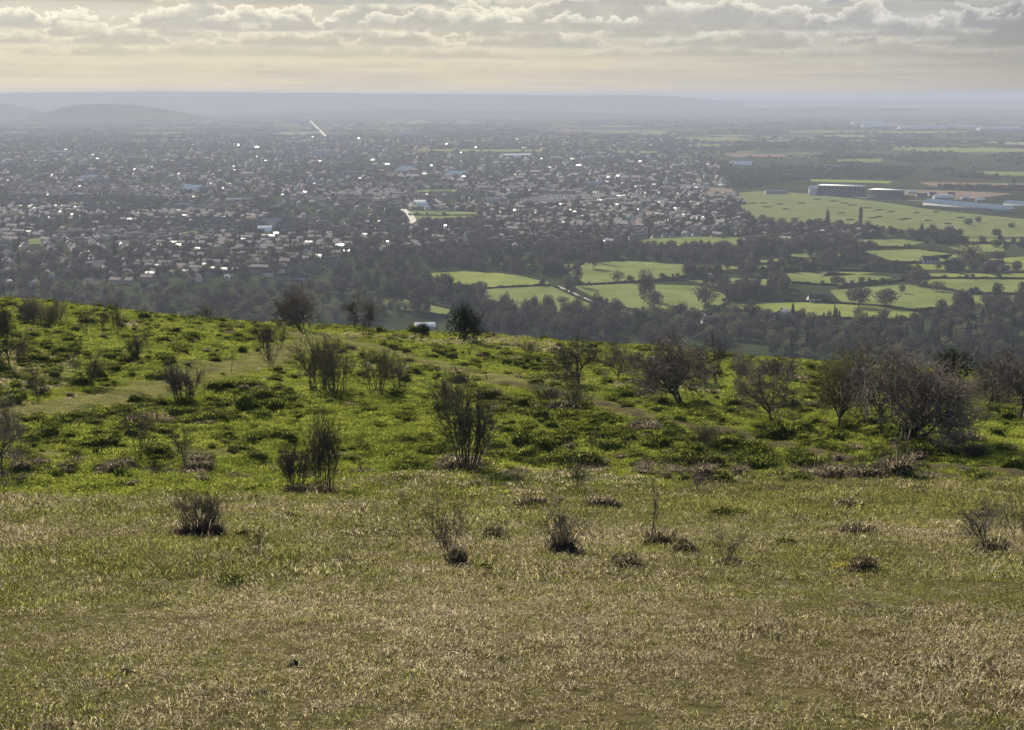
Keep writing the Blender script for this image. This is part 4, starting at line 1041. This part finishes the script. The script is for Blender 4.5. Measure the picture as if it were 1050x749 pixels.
# half vector of sun and view: the roofs that turn this way flash
for px, by, k, rz, s, lab in [
 (494, 312, 5, .95, 1.5, 'farmhouse with a bright tilted roof beside the dark conifer'),
 (506, 318, 2, 1.1, 1.0, 'small farm outbuilding with a flashing roof below the farmhouse'),
 (470, 319, 0, 1.2, .9, 'low roof glinting in front of the farmhouse conifers'),
 (455, 298, 3, .2, 1.1, 'little white bungalow above the farmhouse conifer'),
 (803, 332, 5, .9, 1.9, 'white gabled house under the yellowish field, largest of its cluster'),
 (792, 330, 0, .5, 1.1, 'white wing next to the largest gabled house'),
 (730, 336, 4, .3, 1.6, 'long white house among the trees below the middle field'),
 (838, 310, 3, .05, 1.4, 'low farm building on the hedge of the yellowish field'),
 (640, 330, 0, .8, .9, 'small building with a flashing roof at the end of the grey wood'),
 (1019, 277, 1, .1, 1.5, 'dark-roofed farm building with white gables by the lane'),
 (953, 270, 3, .1, 1.5, 'long low red farmhouse under the village road'),
 (727, 288, 2, .9, 1.0, 'white gable standing in the copse'),
 (363, 297, 0, 1.0, 1.0, 'small house glinting alone in the wood above the paddock'),
 (1030, 279, 0, .3, 1.0, 'small white cottage beside the dark-roofed farm building'),
]:
    x, y = plains(px, by); house_obj(k, float(x), float(y), rz, lab, None, s, True)

# the town: streets of houses district by district
seeds = np.stack([rv.uniform(-1300, 800, 60), rv.uniform(1450, 3300, 60)], 1); ang = rv.uniform(0, math.pi, 60)
pts = []
for k in range(60):
    u, v = np.meshgrid(np.arange(-420, 420, 14.5), np.arange(-420, 420, 31.0)); u = u.ravel() + rv.normal(0, 1.6, u.size); v = v.ravel() + rv.normal(0, 2.0, u.size)
    c, s = math.cos(ang[k]), math.sin(ang[k]); x = seeds[k, 0] + u * c - v * s; y = seeds[k, 1] + u * s + v * c
    near = np.argmin((x[:, None] - seeds[:, 0]) ** 2 + (y[:, None] - seeds[:, 1]) ** 2, 1) == k
    for a, b in zip(x[near], y[near]): pts.append((a, b, ang[k] + rv.normal(0, .05) + (math.pi / 2 if rv.random() < .12 else 0), 1.0))
NEARTOWN = [(-60, 190), (740, 190), (757, 203), (772, 230), (900, 238), (880, 250), (700, 256), (640, 246), (600, 262), (470, 268), (440, 262), (380, 285), (330, 296), (250, 303), (-60, 296)]
A = np.array(pts); q = px_of(np.column_stack([A[:, 0], A[:, 1], np.full(len(A), -200.)]))
dens_ = fbm(A[:, 0] * .004 + 40, A[:, 1] * .004, 81, 3)
keep = inpoly(q[0], q[1], NEARTOWN) & clear(A[:, 0], A[:, 1], q[0], q[1], True, 4) & (rv.random(len(A)) < np.clip((dens_ - .2) * 3.2, .12, .92)) & ~((q[1] > 262) & (q[0] > 345) & (rv.random(len(A)) < .9))
A = A[keep]; q = (q[0][keep], q[1][keep])
px, py = sample([(-60, 141), (720, 141), (745, 190), (-60, 190)], 2000); x, y = plains(px, py); ok = clear(x, y, px, py)
FAR = np.column_stack([x[ok], y[ok], np.floor(rv.random(ok.sum()) * 6) * .52 + rv.normal(0, .08, ok.sum()), rv.uniform(1.0, 1.7, ok.sum())])
def hvis(x, y): return sees((0, x, y, 7, 7, 0, 0, *px_of(np.array([x, y, -200.]))))
order = sorted(range(len(A)), key=lambda k: A[k, 1])
done = set(); nh = 0
for k in order:
    if nh >= 270: break
    if not hvis(A[k, 0], A[k, 1]): continue
    X = q[0][k]; Y = q[1][k]
    lab, grp = (('small house among trees at the near edge of the town', 'houses on the near edge of the town') if X < 470 else
                ('small house half hidden in the trees between town and fields', 'houses between town and fields') if X < 655 else
                ('small village house between the racecourse and the long wood', 'village houses below the racecourse'))
    house_obj(int(rv.choice(7, p=[.22, .19, .2, .19, .06, .06, .08])), A[k, 0], A[k, 1], A[k, 2], lab, grp); done.add(k); nh += 1
A = np.concatenate([A[[k for k in range(len(A)) if k not in done]], FAR])
houseset = source_set('town_house', [h[3] for h in HOUSES])
scatter('town_houses', np.column_stack([A[:, 0], A[:, 1], height(A[:, 0], A[:, 1])]), np.column_stack([np.zeros((len(A), 2)), A[:, 2]]), np.column_stack([A[:, 3]] * 3), rv.choice(7, len(A), p=[.21, .17, .21, .17, .045, .05, .145]), houseset, 'thousands of small roofs of the town spread over the plain', 'town')

# sheds with big shining roofs
def shed(name, px, by, w_px, h_px, dep, rz, roofm, label, group=None, rise=.12, cat='warehouse', wm='greysheet'):
    x, y = plains(px, by); m = math.hypot(float(y), 200) / FPX; L, H = w_px * m, h_px * m
    w, r = gable(L, dep, H * .75, max(dep * rise, .6), .3, .3)
    o = empty(name, (float(x), float(y), -200), rz)
    link('wall', mesh('wall', w[0], w[1], wm), o); link('roof', mesh('roof', *r, roofm), o)
    return tag(o, label, cat, group)
for k, (px, by, w, h) in enumerate([(345, 193, 26, 3), (322, 190, 14, 3), (200, 196, 18, 2), (188, 213, 16, 2), (280, 231, 20, 3), (272, 240, 14, 2), (240, 208, 16, 2.5), (505, 209, 13, 3), (430, 213, 12, 3), (560, 193, 18, 2), (610, 191, 22, 2), (470, 181, 20, 2), (145, 172, 24, 2), (360, 179, 14, 2), (420, 176, 16, 2), (640, 184, 18, 2), (330, 160, 16, 1.6), (215, 128, 12, 1.4), (280, 136, 8, 1.2), (345, 133, 10, 1.4), (365, 131, 8, 1.3), (420, 139, 30, 1), (300, 150, 14, 1.5), (95, 185, 20, 2), (60, 160, 22, 1.6), (700, 172, 26, 1.6), (760, 170, 22, 1.6), (850, 172, 34, 1.6), (620, 163, 40, 1.4), (530, 162, 30, 1.4)]):
    shed('warehouse', px, by, w, h, (40, 60, 80)[k % 3] * (1 if by > 160 else 2.5), random.choice([-.25, .1, -.6, .3, .0]), ('greysheet', 'greysheet', 'sheet')[k % 3], 'long low shed with a pale roof in the middle of the town', 'big sheds of the town')
for px, by, w in [(905, 131, 40), (945, 133, 44), (985, 132, 36), (890, 128, 30), (1025, 134, 40)]:
    shed('greenhouse', px, by, w, 1.6, 160, 0, 'sheet', 'row of white glasshouses gleaming far out on the plain beyond the racecourse', 'far white glasshouses', .1, 'greenhouse')
M['whiteroof'] = solid('white roof sheet', [(.2, (.72, .68, .56)), (.8, (.84, .80, .68))], .1, .6, .3)
shed('barn', 436, 335.5, 20, 3.2, 26, .12, 'whiteroof', 'long barn whose pale roof shines behind the tiny bush on the brow', None, .05, 'barn', 'stone')
# racecourse buildings
def span(name, p0, p1, label, cat):
    x, y = plains([p0[0], p1[0]], [p0[1], p1[1]]); L = math.hypot(x[1] - x[0], y[1] - y[0])
    return empty(name, ((x[0] + x[1]) / 2, (y[0] + y[1]) / 2, -200), math.atan2(y[1] - y[0], x[1] - x[0])), L
def stand(p0, p1, label, tiers, top, pav=0):
    o, L = span('grandstand', p0, p1, label, 'grandstand')
    P = [box(-L / 2, L / 2, -6 + 5 * k, 30, -.3 if k == 0 else top * k / (tiers + 1) + .02, top * (k + 1) / (tiers + 1)) for k in range(tiers)]
    V, F = join(*P); link('tier', mesh('tier', V, F, 'seats'), o)
    a = link('roof', mesh('roof', *box(-L / 2 - 1, L / 2 + 1, 2, 34, top + 1.5, top + 3), 'sheet'), o)
    n = 11; posts = [box(-L / 2 + L * k / (n - 1) - .5, -L / 2 + L * k / (n - 1) + .5, 3, 4, top * .45, top + 1.5) for k in range(n)]
    V, F = join(*posts); link('frame', mesh('frame', V, F, 'greysheet'), o)
    link('glazing', mesh('glazing', *box(-L / 2 + 1, L / 2 - 1, 12, 29, top * (tiers) / (tiers + 1) + .03, top + 1.49), 'glass'), o)
    if pav:
        w, r = gable(18, 22, top * .75, 6, .5, .3); q = link('pavilion', mesh('pavilion', w[0], w[1], 'render'), o); q.location = (pav * (L / 2 + 10), 8, 0)
        link('pavilion_roof', mesh('pavilion_roof', *r, 'sheet'), q)
    tag(o, label, 'grandstand')
stand((838, 200.5), (882, 202.2), 'long grey racecourse grandstand with a white pavilion at its end', 4, 18, -1)
stand((890, 203.6), (921, 205), 'shorter racecourse grandstand beside the long one', 3, 15)
def hall(p0, p1, H, dep, label, name='exhibition_hall', cat='hall'):
    o, L = span(name, p0, p1, label, cat); n = 12
    link('wall', mesh('wall', *box(-L / 2, L / 2, -dep / 2, dep / 2, -.3, H * .5), 'greysheet'), o)
    V = np.array([(s * (L / 2 + .6), -math.cos(math.pi * k / n) * (dep / 2 + .6), H * .5 + .05 + math.sin(math.pi * k / n) * H * .55) for s in (-1, 1) for k in range(n + 1)])
    k = np.arange(n); F = np.stack([k, k + 1, k + n + 2, k + n + 1], 1)
    e = [np.array([list(range(n + 1))]), np.array([list(range(n + 1, 2 * n + 2))])]
    link('roof', mesh('roof', V, [F] + e, 'sheet'), o); tag(o, label, cat)
hall((953, 211), (1033, 218.5), 12, 34, 'very long white barrel-roofed hall beside the racecourse')
hall((1034, 211), (1085, 214.5), 9, 34, 'pale barrel-roofed hall cut by the photo edge beyond the long white one')
shed('stable_block', 967, 205, 18, 3.5, 26, 0, 'sheet', 'small white-roofed block behind the long white hall', None, .2, 'stable')
shed('club_house', 796, 199, 22, 3, 20, .05, 'greysheet', 'low bluish building at the far corner of the racecourse turf', None, .2, 'building')
for k, (px, by, w) in enumerate([(935, 199, 9), (945, 202, 10), (925, 202, 8), (956, 201, 7), (990, 205, 8), (915, 199, 8), (1005, 207, 8), (975, 201, 7)]):
    shed('stable_block', px, by, w, 2.4, 12, random.uniform(-.2, .2), ('sheet', 'tile')[k % 2], 'small low building clustered between the grandstands and the long hall', 'small buildings by the grandstands', .3, 'stable')

# cars in the sunlit car park
def car_mesh():
    b = np.array([(-2.1, -.85, .3), (2.1, -.85, .3), (2.1, .85, .3), (-2.1, .85, .3), (-2.1, -.88, .85), (2.05, -.88, .8), (2.05, .88, .8), (-2.1, .88, .85)], float)
    fb = np.array([(0, 1, 2, 3), (0, 4, 5, 1), (1, 5, 6, 2), (2, 6, 7, 3), (3, 7, 4, 0), (4, 7, 6, 5)])
    c = np.array([(-1.8, -.8, .86), (1.2, -.8, .86), (1.2, .8, .86), (-1.8, .8, .86), (-1.3, -.65, 1.45), (.35, -.65, 1.45), (.35, .65, 1.45), (-1.3, .65, 1.45)], float)
    fc = np.array([(0, 4, 5, 1), (1, 5, 6, 2), (2, 6, 7, 3), (3, 7, 4, 0), (4, 7, 6, 5)])
    wheels = []
    for sx in (-1.3, 1.3):
        for sy in (-.8, .8):
            a = np.arange(8) * math.pi / 4
            V = np.concatenate([np.stack([sx + .33 * np.cos(a), np.full(8, sy + t), .33 + .33 * np.sin(a)], 1) for t in (-.1, .1)]); k = np.arange(8)
            wheels.append((V, np.stack([k, (k + 1) % 8, 8 + (k + 1) % 8, 8 + k], 1)))
    V, F = join((b, fb), (c, fc), *wheels)
    return mesh('parked_car', V, F, ['carpaint', 'glass', 'soil'], [0] * 6 + [1] * 4 + [0] + [2] * 32)
cm = car_mesh()
for k in range(64):
    r_, c_ = divmod(k, 16)
    x, y = plains(540 + c_ * 3.3 + random.uniform(-1, 1), 201.2 + r_ * 1.7 + .2 * random.random()); o = link('parked_car', cm, None, (float(x), float(y), -199.3)); o.rotation_euler.z = 3.65 + random.uniform(-.16, .16) + (math.pi if k % 4 == 0 else 0); o.scale = (1.15, 1.15, 1.15)
    tag(o, 'car glinting in the sunlit car park in the town', 'car', 'cars in the sunlit car park')

# ------------------------------------------------------------------ far hills
def hill(prof, Y, depth, seed, sub=120):
    """ridge whose skyline follows (photo x, photo y) pairs, at distance Y"""
    px = np.linspace(prof[0][0], prof[-1][0], sub); py = np.interp(px, *zip(*prof))
    py = py - .5 * (fbm(px * .05, px * 0, seed, 4) - .47)
    cx, cy = (px - 525) / FPX, (374.5 - py) / FPX
    dy = math.cos(PITCH) + cy * math.sin(PITCH); dz = -math.sin(PITCH) + cy * math.cos(PITCH)
    X, Z = cx / dy * Y, dz / dy * Y
    rows = []
    for f, hgt in ((-1, 0), (-.7, .16), (-.45, .42), (-.2, .8), (0, 1), (.3, .85), (.7, .4), (1, 0)):
        nz = 1 if hgt in (0, 1) else 1
        rows.append(np.column_stack([X * (1 + f * depth / Y), np.full(sub, Y + f * depth) + 300 * (vnoise(px * .08, px * 0 + f, seed) - .5) * (hgt < 1), -200.5 + np.maximum(Z + 200.5, 1) * hgt * (1 + .25 * (vnoise(px * .1, px * 0 + 3 * f, seed + 1) - .5) * (0 < hgt < 1))]))
    V = np.concatenate(rows); i, j = np.meshgrid(range(7), range(sub - 1), indexing='ij'); q = (i * sub + j).ravel()
    tag(link('hills', mesh('hills', V, np.stack([q, q + 1, q + sub + 1, q + sub], 1), 'hillside', smooth=True)), kind='structure')
M['hillside'] = fieldmat('wooded hillside', (.025, .032, .02), (.07, .085, .04)); 
for n in M['hillside'].node_tree.nodes:
    if n.type == 'TEX_NOISE': n.inputs['Scale'].default_value = .0016 if n.inputs['Scale'].default_value < .1 else .012
hill([(18, 126), (30, 119), (55, 113), (72, 108.5), (90, 107), (110, 106.8), (140, 108), (160, 110.5), (185, 115), (205, 119), (235, 126)], 11500, 1100, 5)
hill([(-120, 122), (-60, 110), (-10, 105), (10, 107), (35, 112), (60, 121)], 13500, 1000, 6)
hill([(-160, 96), (0, 95.5), (200, 94.6), (330, 95.6), (430, 96.4), (520, 97.2), (600, 98), (640, 97.3), (690, 98.8), (720, 101.5), (760, 105)], 19000, 2600, 7, 240)
hill([(640, 106), (720, 103.5), (745, 101.6), (760, 102.6), (820, 103.4), (900, 103), (1000, 103.2), (1120, 103)], 24000, 2600, 8, 160)
hill([(150, 124), (260, 116), (380, 112), (480, 113.5), (600, 115), (700, 119)], 14500, 1500, 9, 120)
hill([(540, 124), (700, 113), (850, 110), (1000, 112), (1120, 114)], 16000, 1500, 10, 120)
# ================================================================== SKY, SUN, AIR, CAMERA
SUN_AZ, SUN_EL = R(-25), R(29)
sd = Vector((math.sin(SUN_AZ) * math.cos(SUN_EL), math.cos(SUN_AZ) * math.cos(SUN_EL), math.sin(SUN_EL)))
sl = bpy.data.lights.new('sun', 'SUN'); sl.energy = 5.0; sl.angle = R(.53); sl.color = (1, .92, .78)
so = bpy.data.objects.new('sun', sl); COL.objects.link(so); so.rotation_euler = sd.to_track_quat('Z', 'Y').to_euler()
W = bpy.data.worlds.new('World'); SC.world = W; W.use_nodes = True
nt = W.node_tree
for n in list(nt.nodes): nt.nodes.remove(n)
out = nt.nodes.new('ShaderNodeOutputWorld'); bg = nt.nodes.new('ShaderNodeBackground')
bg.inputs['Strength'].default_value = .10
sky = nt.nodes.new('ShaderNodeTexSky'); sky.sky_type = 'NISHITA'; sky.sun_disc = False
sky.sun_elevation = SUN_EL; sky.sun_rotation = SUN_AZ; sky.altitude = 300; sky.dust_density = 2.5
tc = nt.nodes.new('ShaderNodeTexCoord'); Dv = tc.outputs['Generated']
sep = nt.nodes.new('ShaderNodeSeparateXYZ'); nt.links.new(Dv, sep.inputs[0])
X_, Y_, Z_ = sep.outputs
az = mth(nt, 'ARCTAN2', X_, Y_)
zc = mth(nt, 'MAXIMUM', Z_, 0.0)
K = 10.0                                   # the background strength is .10
def cc(r, g, b): return (r * K, g * K, b * K)
def vec(x, y, z=0.0):
    c = nt.nodes.new('ShaderNodeCombineXYZ')
    for k, v in enumerate((x, y, z)):
        if hasattr(v, 'is_linked'): nt.links.new(v, c.inputs[k])
        else: c.inputs[k].default_value = v
    return c.outputs[0]
def ntex(v, detail, rough=.55, color=False):
    n = N(nt, 'ShaderNodeTexNoise'); n.inputs['Scale'].default_value = 1; n.inputs['Detail'].default_value = detail; n.inputs['Roughness'].default_value = rough
    nt.links.new(v, n.inputs['Vector']); return n.outputs['Color' if color else 'Fac']
mul = lambda a, b: mth(nt, 'MULTIPLY', a, b)
add = lambda a, b: mth(nt, 'ADD', a, b)
sub = lambda a, b: mth(nt, 'SUBTRACT', a, b)
sat = lambda a, k: mth(nt, 'MULTIPLY', a, k, True)
wn = ntex(vec(mul(az, 42), mul(zc, 75), 1.7), 6, .62, True)
ws = N(nt, 'ShaderNodeSeparateColor'); nt.links.new(wn, ws.inputs[0])
wx, wz, wb = (sub(o, .5) for o in ws.outputs)
base = ramp(nt, mul(zc, 10), [(0, (.62, .53, .40)), (.10, (.62, .54, .41)), (.25, (.57, .52, .42)), (.45, (.52, .505, .455)), (.7, (.50, .50, .475)), (1, (.46, .47, .47))])
streak = ntex(vec(mul(az, 5), mul(zc, 110), 4.4), 6, .6)
kk = N(nt, 'ShaderNodeMix', data_type='RGBA', blend_type='MULTIPLY'); kk.inputs[0].default_value = 1
nt.links.new(base, kk.inputs[6]); kk.inputs[7].default_value = (K, K, K, 1)
cur = mixc(nt, mul(sat(sub(streak, .45), 5), .75), kk.outputs[2], cc(.43, .405, .355))
# rows of cumulus: level bases, billowing tops, the far low rows behind the near high ones
for row, amp, fr, thr_, seed, soft, body, rim_c, op in [
    (80, 9, 9, .50, 1.3, .0026, (.49, .45, .375), (.62, .56, .44), .5),
    (72, 12, 9, .47, 5.9, .0024, (.46, .43, .365), (.64, .58, .46), .65),
    (62, 18, 8, .46, 9.4, .0020, (.43, .41, .36), (.68, .63, .51), .75),
    (52, 22, 10, .47, 14.2, .0018, (.40, .39, .355), (.76, .71, .60), .8),
    (43, 20, 9, .50, 17.7, .0016, (.40, .39, .36), (.80, .76, .65), .85),
    (37, 38, 5.5, .47, 23.1, .0013, (.39, .385, .37), (.84, .80, .70), .85),
    (29, 22, 9, .53, 29.6, .0013, (.38, .38, .37), (.84, .80, .70), .85),
    (12, 30, 9, .50, 33.3, .0014, (.36, .365, .365), (.83, .80, .71), .88),
    (-4, 34, 7, .46, 41.8, .0016, (.35, .355, .36), (.88, .85, .76), .93),
    (-32, 46, 5, .42, 47.2, .0025, (.33, .34, .35), (.84, .81, .74), .9)]:
    b0, A = (98.9 - row) / 1458.0, amp / 1458.0
    n1 = ntex(vec(add(mul(add(az, mul(wx, .05)), fr * 1.7), seed), seed, 0), 5, .6)
    top = add(b0, mul(mth(nt, 'POWER', sat(sub(n1, thr_ - .065), 5.0), .55), A))
    zz = add(zc, mul(wz, .016 if row < 50 else .010))
    t_ = sub(top, zz)
    n2 = ntex(vec(mul(az, 14), seed), 4)
    mask = mul(mul(sat(t_, 1 / soft), sat(sub(add(zc, add(mul(wz, .0025), mul(sub(n2, .5), .008))), b0), 1 / .0022)), sat(sub(n1, thr_ - .065), 30))
    rimf = sub(1.0, sat(t_, 1 / (.0085 if row < 50 else .007)))
    lum = add(mth(nt, 'POWER', rimf, 1.4), mul(wb, .9))
    lum = mth(nt, 'MULTIPLY', lum, 1.0, True)
    cur = mixc(nt, mul(mask, op), cur, mixc(nt, lum, cc(*body), cc(*rim_c)))
low = cur
dot = N(nt, 'ShaderNodeVectorMath', operation='DOT_PRODUCT'); nt.links.new(Dv, dot.inputs[0]); dot.inputs[1].default_value = sd
glow = mth(nt, 'POWER', mth(nt, 'MAXIMUM', dot.outputs['Value'], 0), 8)
gl = N(nt, 'ShaderNodeMix', data_type='RGBA', blend_type='MULTIPLY'); gl.inputs[0].default_value = 1
nt.links.new(low, gl.inputs[6])
gr = ramp(nt, glow, [(0, (.20, .22, .25)), (.05, (.43, .438, .455)), (.11, (.505, .50, .485)), (.2, (.565, .545, .495)), (1, (.75, .72, .63))]); nt.links.new(gr, gl.inputs[7])
# higher up the broken cloud opens to the blue of the sky texture
hi = sat(sub(Z_, .10), 6)
fin = mixc(nt, mul(hi, .9), gl.outputs[2], sky.outputs[0])
W.cycles.sampling_method = 'MANUAL'; W.cycles.sample_map_resolution = 256
nt.links.new(fin, bg.inputs[0]); nt.links.new(bg.outputs[0], out.inputs[0])

def haze_box():
    x0, x1, y0, y1, z0, z1 = -62000, 62000, -1500, 62500, -203, 45
    V = [(x, y, z) for z in (z0, z1) for y in (y0, y1) for x in (x0, x1)]
    F = [(0, 2, 3, 1), (4, 5, 7, 6), (0, 1, 5, 4), (2, 6, 7, 3), (0, 4, 6, 2), (1, 3, 7, 5)]
    m, nt, out = newmat('haze')
    p = N(nt, 'ShaderNodeVolumePrincipled'); p.inputs['Color'].default_value = (.318, .345, .42, 1)
    p.inputs['Density'].default_value = HAZE; p.inputs['Anisotropy'].default_value = .1
    nt.links.new(p.outputs[0], out.inputs['Volume'])
    tag(link('haze', mesh('haze', V, np.array(F), m)), 'pale blue haze filling the air over the plain', 'haze', kind='stuff')
HAZE = 1.0e-4
haze_box()

cd = bpy.data.cameras.new('camera'); cd.sensor_width = 36; cd.lens = 50; cd.clip_start = .1; cd.clip_end = 150000
co = bpy.data.objects.new('camera', cd); COL.objects.link(co); co.rotation_euler = (R(90) - PITCH, 0, 0); SC.camera = co
SC.view_settings.view_transform = 'Standard'; SC.view_settings.look = 'None'; SC.view_settings.exposure = 1.3; SC.view_settings.gamma = 1
SC.cycles.use_denoising = True
SC.cycles.max_bounces = 6; SC.cycles.diffuse_bounces = 2; SC.cycles.glossy_bounces = 2; SC.cycles.transmission_bounces = 3; SC.cycles.volume_bounces = 1; SC.cycles.transparent_max_bounces = 4
